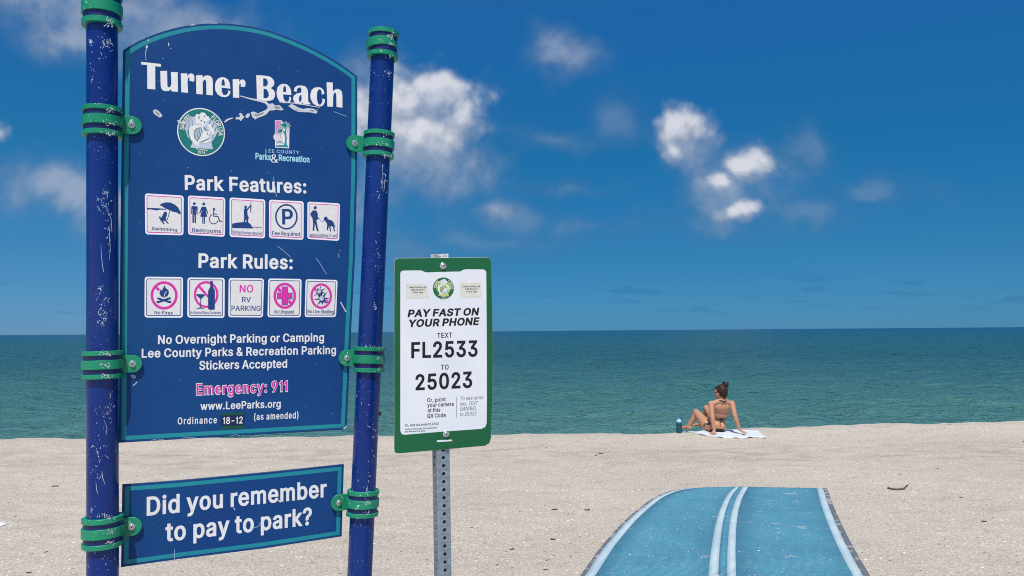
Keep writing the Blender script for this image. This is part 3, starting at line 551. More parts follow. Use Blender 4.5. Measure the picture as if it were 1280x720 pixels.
# ================================================================== the roll-out access mat
_ys = [720, 698.3, 685, 673, 660.5, 649, 636, 628, 622.8, 617, 612.3, 609.7, 608.4]; _dy = {'C': -1.4, 'L': 0.0, 'R': 0.3}
_L = np.interp(_ys[::-1], [608.4, 609.7, 612.3, 617, 622.8, 633.5, 649, 662, 685.2, 720], [874, 856, 841, 827, 814.8, 800, 782, 770, 749.2, 724.6])[::-1]
_R = np.interp(_ys[::-1], [608.4, 636, 660.5, 685, 698.3, 720], [1033.5, 1043.4, 1054.8, 1067.5, 1075, 1087.8])[::-1]
_C = np.interp(_ys[::-1], [608.4, 622.8, 639, 655.6, 688.4, 720], [925.2, 916.2, 910.2, 907.0, 904.1, 903.2])[::-1]
def _edge(px, k):
    q = [ground(x, y + (_dy[k] if y < 609 else 0), .02)[:2] for x, y in zip(px, _ys)]; d = (q[2] - q[0]) / (q[2][1] - q[0][1])
    return [tuple(q[0] + d * (yy - q[0][1])) for yy in (1.2, 2.4, 3.6, 4.6)] + [tuple(v) for v in q]
ML, MC, MR = _edge(_L, 'L'), _edge(_C, 'C'), _edge(_R, 'R')
def mat_curve(P, n):
    P = np.array(P); s = np.r_[0, np.cumsum(np.linalg.norm(np.diff(np.array(MC), axis=0), axis=1))]; t = np.linspace(0, s[-1], n)
    Q = np.stack([np.interp(t, s, P[:, k]) for k in (0, 1)], 1)
    for _ in range(6): Q[1:-1] = .25 * Q[:-2] + .5 * Q[1:-1] + .25 * Q[2:]
    return Q
NM = 140
qL, qC, qR = (mat_curve(P, NM) for P in (ML, MC, MR))
def mat_inside(x, y):
    if not 1.2 < y < qR[-1, 1]: return False
    return np.interp(y, qL[:, 1], qL[:, 0]) - .03 < x < np.interp(y, qR[:, 1], qR[:, 0]) + .03
def weave(col):
    def f(nt, p):
        pos = worldpos(nt)
        d = nt.vmath('DOT_PRODUCT', pos, (.31, .95, 0))
        wv = nt.math('SINE', nt.math('MULTIPLY', d, 2 * math.pi / .026))
        big = nt.noise(pos, 2.2, 4, .6); sp = nt.noise(pos, 60, 4, .75); sp2 = nt.noise(pos, 9, 5, .7)
        c0 = nt.mix(nt.ss(big, .3, .7), nt.vmath('MULTIPLY', col, (.86, .9, .93)), nt.vmath('MULTIPLY', col, (1.12, 1.08, 1.05)))
        c0 = nt.mix(nt.math('MULTIPLY', nt.ss(wv, .2, 1.0), .20), c0, nt.vmath('MULTIPLY', c0, (.72, .75, .78)))
        dust = nt.math('MULTIPLY', nt.ss(sp, .57, .66), nt.ss(sp2, .34, .62))
        c0 = nt.mix(nt.math('MULTIPLY', dust, .75), c0, (.62, .60, .57))
        heap = nt.math('MULTIPLY', nt.ss(nt.noise(nt.scale(pos, (1, 2.6, 1)), 2.3, 4, .6), .63, .70), nt.ss(sp, .38, .6))
        c0 = nt.mix(nt.math('MULTIPLY', heap, .8), c0, (.56, .53, .49))
        nt.put(p.inputs['Base Color'], c0)
        b = nt.bump(wv, .45, .0035); nt.put(p.inputs['Normal'], nt.bump(sp, .3, .004, b))
    return f
M_MATB = material('blue_matting', rough=.62, build=weave((.074, .265, .362)))
M_MATW = material('pale_blue_stripe', rough=.62, build=weave((.48, .61, .64)))
def fringe(nt, p):
    pos = worldpos(nt); n_ = nt.noise(pos, 9, 4, .6)
    nt.put(p.inputs['Base Color'], nt.mix(nt.ss(n_, .50, .60), (.135, .150, .170), (.40, .37, .345)))
M_MATE = material('dark_mat_edge', rough=.8, build=fringe)
def access_mat():
    fr = [0, .016, .052, .15, .30, .444, .477, .508, .539, .66, .80, .941, .976, 1.0]
    ms = [M_MATE, M_MATW] + [M_MATB] * 3 + [M_MATW, M_MATB, M_MATW] + [M_MATB] * 3 + [M_MATW, M_MATE]
    CF = .4925
    root = thing('access_mat', (float(qC[60, 0]), float(qC[60, 1]), 0), 'blue roll-out beach access mat with pale stripes lying on the sand', 'mat')
    def pt(i, f_, dz=0):
        q = qL[i] + (qC[i] - qL[i]) * (f_ / CF) if f_ < CF else qC[i] + (qR[i] - qC[i]) * ((f_ - CF) / (1 - CF))
        z = float(sand_z(q[0], q[1])) * .5 + .018 + .002 * math.sin(q[1] * 3.1 + f_ * 4)
        e = (NM - 1 - i) / 7.0
        if e < 1: z -= .010 * (1 - e) ** 2
        return (q[0], q[1], z + dz)
    parts = {'matting': MB(), 'stripe': None, 'edge_band': None}
    def band(k0, k1, name, mat, lab=None):
        mb = MB(); n = k1 - k0 + 1
        vs = [pt(i, fr[k]) for i in range(NM) for k in range(k0, k1 + 1)]; vb = [(a, b, c_ - .014) for a, b, c_ in vs]; m = len(vs)
        fs = [(i * n + k, i * n + k + 1, (i + 1) * n + k + 1, (i + 1) * n + k) for i in range(NM - 1) for k in range(n - 1)]
        sd = [(i * n, (i + 1) * n, m + (i + 1) * n, m + i * n) for i in range(NM - 1)] + [((i + 1) * n + n - 1, i * n + n - 1, m + i * n + n - 1, m + (i + 1) * n + n - 1) for i in range(NM - 1)]
        l = (NM - 1) * n
        sd += [(l + k, l + k + 1, m + l + k + 1, m + l + k) for k in range(n - 1)]
        mb.add(vs + vb, fs + sd, mat); o = mb.build(name, root)
        for pl_ in o.data.polygons[:len(fs)]: pl_.use_smooth = True
        return o
    band(0, 1, 'edge_band', M_MATE); band(1, 2, 'edge_stripe', M_MATW); band(2, 5, 'matting', M_MATB); band(5, 6, 'centre_stripe', M_MATW)
    band(6, 7, 'matting', M_MATB); band(7, 8, 'centre_stripe', M_MATW); band(8, 11, 'matting', M_MATB); band(11, 12, 'edge_stripe', M_MATW); band(12, 13, 'edge_band', M_MATE)
access_mat()
shells()

# ================================================================== bits lying on the sand
M_WRACK = material('dried_seaweed', (.050, .038, .028), .8)
M_TWIG = material('weathered_twig', (.13, .085, .055), .8)
for (px, py, ln, an) in [(734, 638, 15, .1), (693, 638.7, 14, .1), (710, 643.7, 8, .5), (717, 640.7, 6, .2), (691, 675, 14, -.1), (640, 685, 12, .5), (632, 688, 6, .4), (621.5, 705, 9, .9),
                         (589.5, 660, 6, 0), (684, 701, 10, .8), (682, 713, 12, 0), (683, 561, 6, 1), (1125, 593, 8, .1), (1172, 586, 6, .2), (1149, 612, 5, .6), (1201, 622, 10, .1),
                         (1230, 653, 16, .1), (1130, 625, 6, .3), (1087, 650, 6, .3), (1175, 682, 5, .3), (1151, 715, 6, .3), (1247, 564.5, 5, .2), (1068, 597, 5, .3), (1279, 553, 8, .9),
                         (69, 608, 16, .15), (19, 645, 6, .3), (36, 714, 14, 0), (58, 690, 9, .7), (751, 567, 14, -.2), (745, 569, 9, .5), (1187, 533, 14, .2), (1112, 601, 4, .2)]:
    o = ground(px, py); z = float(sand_z(o[0], o[1])); L = ln * o[1] / FPX * .50; rad = max(.0026, min(.0058, L * .12)) * (.8 + .4 * rng.random())
    mb = MB(); d = Vector((math.cos(an), math.sin(an), 0)); pts = [Vector((o[0], o[1], z + rad * .6)) + d * L * t + Vector((0, L * .12 * math.sin(5 * t + px), rad * .8 * abs(math.sin(3 * t + py)))) for t in (-.5, -.2, .1, .35, .5)]
    tube(mb, pts, [rad * .35, rad, rad * .8, rad * .9, rad * .25], M_WRACK, 6)
    tag(mb.build('seaweed_scrap', smooth=True, base=True), 'small dark scrap of dried seaweed lying on the pale sand', 'seaweed', group='seaweed scraps on the sand')
o = [ground(*q) for q in ((1110, 609.5), (1116, 611), (1122, 611.3), (1130, 610.8), (1135, 605.5))]
mb = MB(); tube(mb, [Vector(q) + Vector((0, 0, float(sand_z(q[0], q[1])) + .010)) for q in o], [.011, .010, .010, .011, .005], M_TWIG, 8)
tag(mb.build('driftwood_twig', smooth=True, base=True), 'bent brown driftwood twig lying on the sand beyond the mat\'s corner', 'driftwood')
# white shell half out of the frame
o = ground(-1.5, 657); mb = MB(); vs = []; fs = []; nr, na = 6, 18
for i in range(nr + 1):
    for j in range(na):
        t = i / nr; a = 2 * math.pi * j / na; rr = .058 * t * (1 + .05 * math.cos(9 * a)); vs.append((o[0] + rr * math.cos(a), o[1] + rr * math.sin(a) * 1.3, float(sand_z(o[0], o[1])) + .004 + .022 * (1 - t * t)))
for i in range(nr): fs += [(i * na + j, i * na + (j + 1) % na, (i + 1) * na + (j + 1) % na, (i + 1) * na + j) for j in range(na)]
mb.add(vs, fs, M_SHELL); tag(mb.build('seashell', smooth=True, base=True), 'white clam shell on the sand left of the blue sign posts', 'shell')

# ================================================================== sign materials
def worn(col, fade, chips=.0, chipscale=90.0, chipcol=(.62, .66, .72), streak=(1, 1, .35), bumpy=.0):
    def f(nt, p):
        o = worldpos(nt); big = nt.noise(o, 2.3, 4, .6); fine = nt.noise(o, 35, 4, .6)
        c0 = nt.mix(nt.ss(big, .3, .7), col, fade)
        c0 = nt.mix(nt.math('MULTIPLY', nt.ss(fine, .45, .8), .25), c0, nt.vmath('MULTIPLY', c0, (1.35, 1.25, 1.15)))
        if chips:
            s1 = nt.noise(nt.scale(o, streak), chipscale, 3, .65, .8); m1 = nt.noise(nt.scale(o, (1, 1, .5)), 9.0, 4, .65, .3)
            k = nt.math('MULTIPLY', nt.ss(s1, .64, .68), nt.ss(m1, .60 - chips, .70 - chips))
            s2 = nt.noise(o, chipscale * 2.2, 2, .5); k2 = nt.math('MULTIPLY', nt.math('MULTIPLY', nt.ss(s2, .70, .74), nt.ss(m1, .44, .56)), .8)
            c0 = nt.mix(nt.math('MAXIMUM', k, k2), c0, chipcol)
        nt.put(p.inputs['Base Color'], c0)
        nt.put(p.inputs['Roughness'], nt.math('MULTIPLY_ADD', big, .25, p.inputs['Roughness'].default_value - .1))
        if bumpy: nt.put(p.inputs['Normal'], nt.bump(nt.noise(o, 14, 3, .5), bumpy, .01))
    return f
M_BLUE = material('sign_blue', rough=.42, build=worn((.0040, .046, .195), (.0050, .060, .202)), Specular_IOR_Level=.22)
M_TEAL = material('sign_teal', rough=.42, build=worn((.010, .225, .300), (.012, .260, .300)), Specular_IOR_Level=.3)
M_SEDGE = material('sign_edge', (.006, .030, .10), .6)
M_POST = material('post_blue_enamel', rough=.30, build=worn((.0006, .019, .165), (.0010, .028, .180), .035, 110, (.48, .57, .76), (1, 1, .5)), Specular_IOR_Level=.25, Coat_Weight=.22, Coat_Roughness=.10)
M_POSTD = material('collar_blue_enamel', rough=.35, build=worn((.0025, .010, .105), (.003, .013, .12), .04, 85, (.42, .50, .72)))
M_GREEN = material('clamp_green_enamel', rough=.34, build=worn((.004, .225, .115), (.006, .265, .135), .20, 75, (.60, .66, .66), (1, 1, 1)))
M_STEEL = material('bolt_steel', (.62, .61, .60), .32, Metallic=.85)
M_SOCK = material('bolt_socket', (.06, .05, .05), .6)
def crumple(col):
    def f(nt, p):
        o = worldpos(nt); n_ = nt.noise(o, 120, 3, .6, .4); b_ = nt.noise(o, 14, 3, .5)
        c0 = nt.mix(nt.ss(n_, .35, .7), nt.vmath('MULTIPLY', col, (.94, .93, .92)), nt.vmath('MULTIPLY', col, (1.03, 1.03, 1.035)))
        c0 = nt.mix(nt.math('MULTIPLY', nt.ss(b_, .5, .75), .12), c0, nt.vmath('MULTIPLY', col, (.86, .82, .76)))
        nt.put(p.inputs['Base Color'], c0)
    return f
M_WHITE = material('reflective_white', rough=.5, build=crumple((.80, .79, .79)), Specular_IOR_Level=.3)
M_TILE = material('tile_white', rough=.5, build=crumple((.76, .745, .74)), Specular_IOR_Level=.3)
M_TRIM = material('tile_rim_white', (.84, .84, .90), .5, Specular_IOR_Level=.3)
M_INK = material('ink_blue', (.010, .050, .20), .5, Specular_IOR_Level=.3)
M_MAG = material('ink_magenta', (.66, .035, .36), .5, Specular_IOR_Level=.3)
M_PINK = material('ink_pink', (.66, .22, .48), .5, Specular_IOR_Level=.3)
M_PALEP = material('ink_pale_pink', (.78, .60, .70), .5, Specular_IOR_Level=.3)
M_CYAN = material('ink_pale_cyan', (.36, .72, .78), .5, Specular_IOR_Level=.3)
M_SKYI = material('ink_sky_blue', (.34, .58, .76), .5, Specular_IOR_Level=.3)
M_TEALI = material('ink_teal', (.010, .26, .29), .5, Specular_IOR_Level=.3)
M_SEAL = material('seal_teal', (.008, .175, .160), .5, Specular_IOR_Level=.3)
M_SEALG = material('seal_grey', (.52, .56, .68), .5, Specular_IOR_Level=.3)
M_PATCHG = material('patch_green', (.006, .075, .040), .6, Specular_IOR_Level=.3)
M_PATCHB = material('patch_blue', (.006, .018, .070), .6, Specular_IOR_Level=.3)
M_RAW = material('exposed_fibreglass', rough=.8, build=worn((.52, .53, .58), (.66, .67, .72)))
M_RAWD = material('exposed_core', rough=.9, build=worn((.24, .25, .27), (.34, .34, .35)))
M_SCR = material('scratch_pale', (.30, .38, .58), .6)

PM = Plane(150, 553, 2.35, 22, 0)          # the main board
PW = Plane(152, 708, 2.355, 24, 0)         # the lower board
sg = thing('beach_sign', (float(PM.at(290, 560)[0]), float(PM.at(290, 560)[1]), 0), 'tall blue beach notice board with arched top, clamped between two blue posts', 'sign')

# --- posts
SET = .024                                   # the posts stand this much in front of the board's face
def post_axis(pa, pb, h):
    A = np.array(PM.at(*pa, h)); B = np.array(PM.at(*pb, h)); d = (A - B) / (A[2] - B[2])
    return lambda z: B + d * (z - B[2])
AX_L = post_axis((127.8, 30), (128.4, 715), SET); AX_R = post_axis((479.2, 50), (449.7, 715), SET)
def z_at(ax, py):
    lo, hi = -1.0, 4.0
    for _ in range(50):
        m = (lo + hi) / 2; v = ax(m) - CAM; y = 360 - FPX * (v @ _u) / (v @ _f)
        lo, hi = (m, hi) if y > py else (lo, m)
    return lo
def make_post(ax, ytop, rad):
    zt = z_at(ax, ytop); mb = MB(); d = Vector(ax(1) - ax(0)); n = 6
    prof = [(rad, -.35)] + [(rad, z) for z in np.linspace(0, zt - .004, 40)] + [(rad - .003, zt)]
    o = Vector(ax(0)); dz = d.normalized(); lathe(mb, o, d, [(r_, h * d.length) for r_, h in prof], M_POST, 48)
    return mb.build('post', sg, smooth=True, sharp=40)
RL, RR = .0440, .0415
post_l = make_post(AX_L, -12, RL); post_r = make_post(AX_R, 39.5, RR)
for pst, lab in ((post_l, 'left post with worn blue enamel'), (post_r, 'right post, leaning slightly, its top in view')): pst['label'] = lab

def clamp(ax, rad, ytop, ybot, side=0, pl=None, tabpx=None, tilt=0.0, names='clamp'):
    """cast collar with three green rims; side = +1 tab towards the board on the right, -1 on the left"""
    zt, zb = z_at(ax, ytop), z_at(ax, ybot); H = zt - zb; d = Vector(ax(1) - ax(0)).normalized(); o = Vector(ax(zb))
    ri, ro = rad * 1.20, rad * 1.31; mb = MB()
    lathe(mb, o, d, [(rad + .0004, .002), (ri, .004), (ri, H - .004), (rad + .0004, H - .002)], M_POSTD, 48)
    def rim(a, b, r_, ax2=d):
        e = .0010; lathe(mb, o, ax2, [(ri - .004, a), (r_ - e, a), (r_, a + e), (r_, b - e), (r_ - e, b), (ri - .004, b)], M_GREEN, 56)
    rim(0, H * .165, ro * .995); rim(H * .835, H, ro * .995)
    d2 = (d + Vector((-.10 * tilt, 0, 0))).normalized(); rim(H * .345, H * .67, ro * 1.01, d2)
    c_ = mb.build(names, sg, smooth=True, sharp=35)
    if side:
        uc, vc = pl.uv(*tabpx); a0 = pl.uv(*[640 + FPX * ((ax((zt + zb) / 2) - CAM) @ k) / ((ax((zt + zb) / 2) - CAM) @ _f) if k is _r else 360 - FPX * ((ax((zt + zb) / 2) - CAM) @ k) / ((ax((zt + zb) / 2) - CAM) @ _f) for k in (_r, _u)])
        hh = H * .325; ux = a0[0] + side * ri * .7
        arc = [(uc + side * hh * math.sin(R(t)), vc + hh * math.cos(R(t))) for t in np.linspace(0, 180, 17)]
        out = [(ux, vc + hh)] + arc + [(ux, vc - hh)]
        if area2(out) < 0: out.reverse()
        tb = MB(); f0 = .013                                     # front face of the tab this far before the board
        off = Plane.__new__(Plane); off.n, off.U, off.V = pl.n, pl.U, pl.V; off.o = pl.o + pl.n * f0
        slab(off, tb, out, .0055, M_GREEN, M_GREEN, .0010)
        # spacer block between tab and board
        sp = [(uc + .011 * math.cos(t), vc + .011 * math.sin(t)) for t in np.linspace(0, 2 * math.pi, 17)[:-1]]
        off2 = Plane.__new__(Plane); off2.n, off2.U, off2.V = pl.n, pl.U, pl.V; off2.o = pl.o + pl.n * (f0 - .0058)
        slab(off2, tb, sp, f0 - .0062, M_GREEN, M_GREEN, .0004)
        tb.build('tab', c_)
        bo = MB(); q = Vector(off.p(uc, vc, 0)); nn = Vector(pl.n)
        lathe(bo, q, nn, [(.0100, .0002), (.0104, .0018), (.0098, .0026), (.0070, .0030), (.0066, .0062), (.0052, .0078), (.0028, .0080)], M_STEEL, 24)
        lathe(bo, q, nn, [(.0032, .0079), (.0030, .0084)], M_SOCK, 6)
        bo.build('bolt', c_, smooth=True, sharp=35)
    return c_
clamp(AX_L, RL, -8, 34.5, tilt=0)
clamp(AX_L, RL, 135.5, 171.5, 1, PM, (165, 157.6)); clamp(AX_L, RL, 438.5, 473, 1, PM, (166, 454.5)); clamp(AX_L, RL, 645, 682.5, 1, PW, (164.8, 657.2))
clamp(AX_R, RR, 40.5, 73.5, tilt=1.0)
clamp(AX_R, RR, 166, 197.5, -1, PM, (442.7, 180.2)); clamp(AX_R, RR, 433.5, 465, -1, PM, (433, 447.3)); clamp(AX_R, RR, 612, 644, -1, PW, (423, 627.5))
bz = z_at(AX_R, 518); q = Vector(AX_R(bz)); mb = MB(); dr = Vector((.93, .36, 0)).normalized()
lathe(mb, q + dr * (RR - .002), dr, [(.008, 0), (.008, .006), (.005, .007), (.0045, .012)], material('rusty_bolt', (.10, .035, .025), .8), 6); mb.build('rusty_bolt', sg)

# --- knocks and scuffs in the enamel, each lying on the curved surface
M_CHIP = material('chipped_enamel', rough=.7, build=worn((.46, .55, .72), (.66, .70, .76)))
M_CHIPW = material('bare_primer', rough=.7, build=worn((.52, .55, .57), (.66, .67, .68)))
def on_cyl(ax, rad, px, py, lift=.0005):
    a0 = ax(0); d = ax(1) - a0; d = d / np.linalg.norm(d); q = ray(px, py); q = q / np.linalg.norm(q); o = CAM - a0
    o2 = o - d * (o @ d); q2 = q - d * (q @ d); A, B, C = q2 @ q2, o2 @ q2, o2 @ o2 - (rad + lift) ** 2; D = B * B - A * C
    if D < 0: return None
    return CAM + q * ((-B - math.sqrt(D)) / A)
def scuff(mb, ax, rad, pts, wd, mat):
    P = [np.array(q, float) for q in pts]; n = len(P); Lf = []; Rt = []
    for i in range(n):
        d = P[min(i + 1, n - 1)] - P[max(i - 1, 0)]; d /= max(np.linalg.norm(d), 1e-6); nn = np.array([-d[1], d[0]]); w_ = wd * rng.uniform(.4, 1.15) * (.5 if i in (0, n - 1) else 1)
        a, b = on_cyl(ax, rad, *(P[i] + nn * w_ / 2)), on_cyl(ax, rad, *(P[i] - nn * w_ / 2))
        if a is None or b is None: return
        Lf.append(a); Rt.append(b)
    mb.add(Lf + Rt, [(i, i + 1, n + i + 1, n + i) for i in range(n - 1)], mat)
def wiggle(x, y, L, a, k=5, j=.35): return [(x + L * t * math.cos(a) + rng.normal(0, j), y + L * t * math.sin(a) + rng.normal(0, j)) for t in np.linspace(-.5, .5, k)]
def scuffs(post, ax, rad, clusters, strokes, loose, xr):
    mb = MB()
    for (x, y, sx, sy, n) in clusters:
        for k in range(n):
            L = abs(rng.normal(0, 2.2)) + .7; scuff(mb, ax, rad, wiggle(rng.normal(x, sx), rng.normal(y, sy), L, rng.normal(1.35, .6), 4, .22), rng.uniform(.35, .95), M_CHIP if rng.random() < .7 else M_CHIPW)
    for (pts, wd) in strokes: scuff(mb, ax, rad, pts, wd, M_CHIP)
    for k in range(loose):
        y = rng.uniform(20, 715); x = xr(y) + rng.uniform(-14, 12); scuff(mb, ax, rad, wiggle(x, y, rng.uniform(.5, 1.6), rng.normal(1.4, .7), 3, .1), rng.uniform(.3, .6), M_CHIP)
    mb.build('scuff_pattern', post)
K3_ = lambda pts: [(90 + x / 3.6, 210 + y / 3.6) for x, y in pts]; K5_ = lambda pts: [(90 + x / 4, 400 + y / 4) for x, y in pts]; K7_ = lambda pts: [(90 + x / 4.5, 560 + y / 4.5) for x, y in pts]
scuffs(post_l, AX_L, RL, [(113, 52, 1.2, 3, 16), (134, 54, 5, 3, 22), (128, 60, 8, 8, 14), (116, 90, 2, 8, 9), (133, 238, 2, 5, 12), (125, 254, 3, 5, 14), (134, 258, 3, 14, 20), (136, 300, 2.5, 12, 12), (126, 362, 2, 4, 10), (129, 388, 4, 9, 26), (128, 402, 4, 3, 10),
        (137, 500, 3, 8, 10), (127, 520, 6, 6, 12), (130, 566, 6, 10, 18), (121, 590, 4, 6, 8), (115, 640, 3, 6, 6), (128, 700, 7, 9, 8), (132, 644, 6, 1.2, 14)],
       [(K3_([(172, 250), (168, 300), (172, 360), (168, 415)]), .8), (K3_([(130, 345), (133, 400), (137, 440), (143, 468)]), .8), (K3_([(160, 190), (176, 230), (180, 290)]), .8),
        (K7_([(135, 200), (138, 230), (146, 262)]), .7), (K7_([(168, 130), (172, 165), (186, 205)]), .7), (K7_([(150, 180), (160, 165), (168, 150)]), .6), (K5_([(160, 500), (175, 540), (170, 580)]), .6)], 22, lambda y: 128.6)
rx_ = lambda y: 481.3 - .0442 * y
scuffs(post_r, AX_R, RR, [(486, 91, 1.8, 2.5, 16), (482, 225, 2, 12, 10), (476, 240, 2, 8, 6), (472, 330, 2, 14, 12), (470, 385, 1.6, 2.5, 12), (467, 545, 2.5, 12, 10), (462, 600, 3, 10, 6), (466, 435, 5, 1.0, 10), (463, 434, 4, 1, 8)],
       [([(464, 87), (467.5, 91), (473, 95)], .8), ([(480.5, 225), (480.8, 232), (479.6, 240)], .6), ([(478, 205), (478.6, 222), (477.8, 238)], .5)], 16, rx_)
cm = MB()
for ax, rad, ys, xc in ((AX_L, RL, (26, 31), 137), (AX_L, RL, (138, 153, 167), 137), (AX_L, RL, (441.5, 456, 469.5), 132), (AX_L, RL, (648.5, 664, 678.5), 138)):
    for y in ys:
        for k in range(16): scuff(cm, ax, rad * 1.32, wiggle(rng.normal(xc, 3.4), y + rng.normal(0, 1.9), abs(rng.normal(0, 1.6)) + .6, rng.uniform(0, 3.1), 4, .25), rng.uniform(.5, 1.2), M_CHIPW)
for ys, xc in (((44, 46), 489), ((56,), 489), ((70,), 488.5), ((168.5, 180.5, 194.5), 482), ((435.5, 448, 461), 474), ((614, 628, 641), 458)):
    for y in ys:
        for k in range(9): scuff(cm, AX_R, RR * 1.32, wiggle(rng.normal(xc, 2.2), y + rng.normal(0, 1.6), abs(rng.normal(0, 1.4)) + .5, rng.uniform(0, 3.1), 4, .2), rng.uniform(.45, 1.0), M_CHIPW)
cm.build('scuff_pattern', sg)

# --- boards
MAIN = [(148.4, 553.6), (149.6, 400), (151.2, 240), (153.6, 63), (162.5, 57.0), (173, 51.2), (185, 45.9), (196, 41.6), (207.5, 37.9), (219, 34.8), (230, 32.5), (241, 30.8), (252.5, 29.6), (263, 29.0), (273.6, 28.9), (284, 29.3), (294.7, 30.2), (307, 31.8),
        (320, 34.0), (336, 37.9), (351, 43), (366, 48.8), (381.7, 55.6), (397, 63.2), (412.2, 71.6), (425, 79.4), (436.7, 87.6), (446.6, 95.2), (446.6, 210), (443.8, 321), (439.6, 400), (433.6, 533), (431.6, 537)]
LOW = [(151.2, 709.2), (152.8, 605.7), (222, 600.6), (330, 590.6), (430, 580.2), (427.2, 670.6), (330, 685.6), (222, 699.2)]
def board(name, pl, px, th, border=(.0075, .0205)):
    out = [tuple(pl.uv(*q)) for q in px]
    if area2(out) < 0: out.reverse()
    mb = MB(); slab(pl, mb, out, th, M_BLUE, M_SEDGE); b = mb.build(name, sg)
    mb = MB(); a, c_ = inset(out, border[0]), inset(out, border[1])[::-1]; uvpoly(pl, mb, [a, c_], M_TEAL, 1); mb.build('border', b)
    return b
main = board('main_board', PM, MAIN, .007); low = board('lower_board', PW, LOW, .007)
def line(parent, pl, *a, name='lettering', **k):
    mb = MB(); text(pl, mb, *a, **k); return mb.build(name, parent)

# heading, traced stroke by stroke
A_, B_, C_, D_ = (172, 70, 13.09), (236, 80, 14.4), (312, 88, 14.4), (362, 96, 14.4)
mb = MB()
poly(PM, mb, [(55, 95), (382, 132), (380, 178), (288, 168), (290, 548), (160, 538), (155, 148), (60, 140)], M_WHITE, 2, A_)
poly(PM, mb, [(372, 245), (483, 243), (487, 485), (497, 510), (518, 516), (540, 496), (553, 460), (545, 262), (655, 265), (660, 588), (555, 578), (545, 545), (510, 572), (460, 577), (410, 560), (385, 522), (377, 470)], M_WHITE, 2, A_)
poly(PM, mb, [(226, 91.8), (234, 91.8), (234.2, 95), (236.6, 92.4), (239.5, 91.7), (242.2, 93.3), (243.2, 97), (242.6, 102.1), (236.9, 101.2), (236.9, 97.6), (235.9, 96.4), (234.8, 99), (234.4, 103), (235, 116.1), (226.6, 115.3)], M_WHITE, 2)
poly(PM, mb, [(130, 205), (245, 200), (250, 245), (290, 212), (340, 205), (395, 220), (425, 265), (433, 330), (433, 565), (318, 555), (315, 330), (300, 282), (275, 285), (250, 330), (250, 548), (135, 540)], M_WHITE, 2, B_)
poly(PM, mb, [(590, 238), (650, 245), (705, 280), (735, 340), (748, 445), (590, 425), (595, 500), (620, 555), (655, 563), (690, 545), (710, 510), (705, 475), (750, 490), (745, 530), (715, 575), (660, 598), (590, 590), (520, 550), (480, 480), (470, 400), (485, 320), (530, 260)], M_WHITE, 2, B_, holes=[[(588, 388), (650, 392), (645, 320), (625, 272), (600, 290), (590, 340)]])
poly(PM, mb, [(790, 275), (905, 272), (905, 320), (940, 285), (975, 278), (1010, 300), (1023, 350), (1010, 415), (935, 410), (935, 350), (915, 350), (905, 400), (908, 612), (795, 605)], M_WHITE, 2, B_)
poly(PM, mb, [(120, 88), (230, 92), (320, 102), (380, 120), (430, 170), (447, 230), (430, 280), (380, 320), (430, 352), (460, 410), (455, 475), (420, 530), (350, 550), (133, 535)], M_WHITE, 2, C_, holes=[[(245, 142), (300, 150), (328, 200), (325, 260), (290, 290), (245, 290)], [(250, 330), (305, 340), (340, 400), (345, 460), (315, 500), (250, 500)]])
poly(PM, mb, [(600, 240), (670, 252), (720, 300), (745, 360), (750, 445), (605, 432), (610, 510), (640, 558), (680, 568), (710, 540), (712, 480), (705, 470), (750, 490), (740, 545), (700, 590), (600, 590), (530, 550), (495, 480), (485, 400), (500, 310), (545, 260)], M_WHITE, 2, C_, holes=[[(600, 385), (660, 390), (655, 310), (630, 272), (608, 310)]])
poly(PM, mb, [(75, 250), (90, 195), (140, 160), (210, 158), (280, 170), (320, 220), (332, 290), (335, 440), (350, 465), (375, 470), (370, 498), (300, 498), (245, 495), (230, 460), (215, 490), (160, 492), (90, 465), (60, 400), (75, 340), (130, 300), (210, 285), (215, 230), (190, 187), (150, 202), (130, 230), (128, 272), (90, 262)], M_WHITE, 2, D_, holes=[[(212, 320), (217, 400), (200, 455), (172, 445), (166, 380), (185, 338)]])
poly(PM, mb, [(510, 185), (570, 200), (610, 240), (628, 305), (580, 322), (575, 260), (550, 225), (520, 230), (495, 280), (490, 380), (505, 470), (530, 505), (560, 500), (590, 450), (590, 390), (637, 410), (632, 460), (600, 515), (560, 535), (490, 525), (420, 480), (380, 400), (372, 330), (390, 250), (440, 200)], M_WHITE, 2, D_)
poly(PM, mb, [(665, 100), (775, 103), (780, 265), (815, 230), (860, 218), (910, 235), (940, 270), (950, 350), (950, 555), (845, 545), (840, 340), (830, 290), (805, 285), (785, 340), (780, 540), (680, 535)], M_WHITE, 2, D_)
mb.build('heading_lettering', main)
W_ = .016
line(main, PM, 'Park Features:', 231.1, 237.0, 383, 241.6, 18.0, M_WHITE, 2, wt=W_, cap1=16.8)
line(main, PM, 'Park Rules:', 248, 334.4, 365.8, 336.4, 17.6, M_WHITE, 2, wt=W_, cap1=16.8)
line(main, PM, 'No Overnight Parking or Camping', 197.4, 430.1, 405, 426.7, 10.9, M_WHITE, 2, wt=.008, cap1=10.2)
line(main, PM, 'Lee County Parks & Recreation Parking', 177, 447.1, 420, 442.4, 11.0, M_WHITE, 2, wt=.008, cap1=10.1)
line(main, PM, 'Stickers Accepted', 249, 462.2, 358.9, 459.6, 10.9, M_WHITE, 2, wt=.008, cap1=10.4)
mb = MB(); text(PM, mb, 'Emergency: 911', 244.9, 493.9, 359.8, 489.2, 14.0, M_WHITE, 2, wt=.055, cap1=13.4)
text(PM, mb, 'Emergency: 911', 245.5, 493.6, 359.3, 488.9, 13.6, M_MAG, 3, wt=-.004, cap1=13.0); mb.build('lettering', main)['label'] = 'pink emergency number outlined in white'
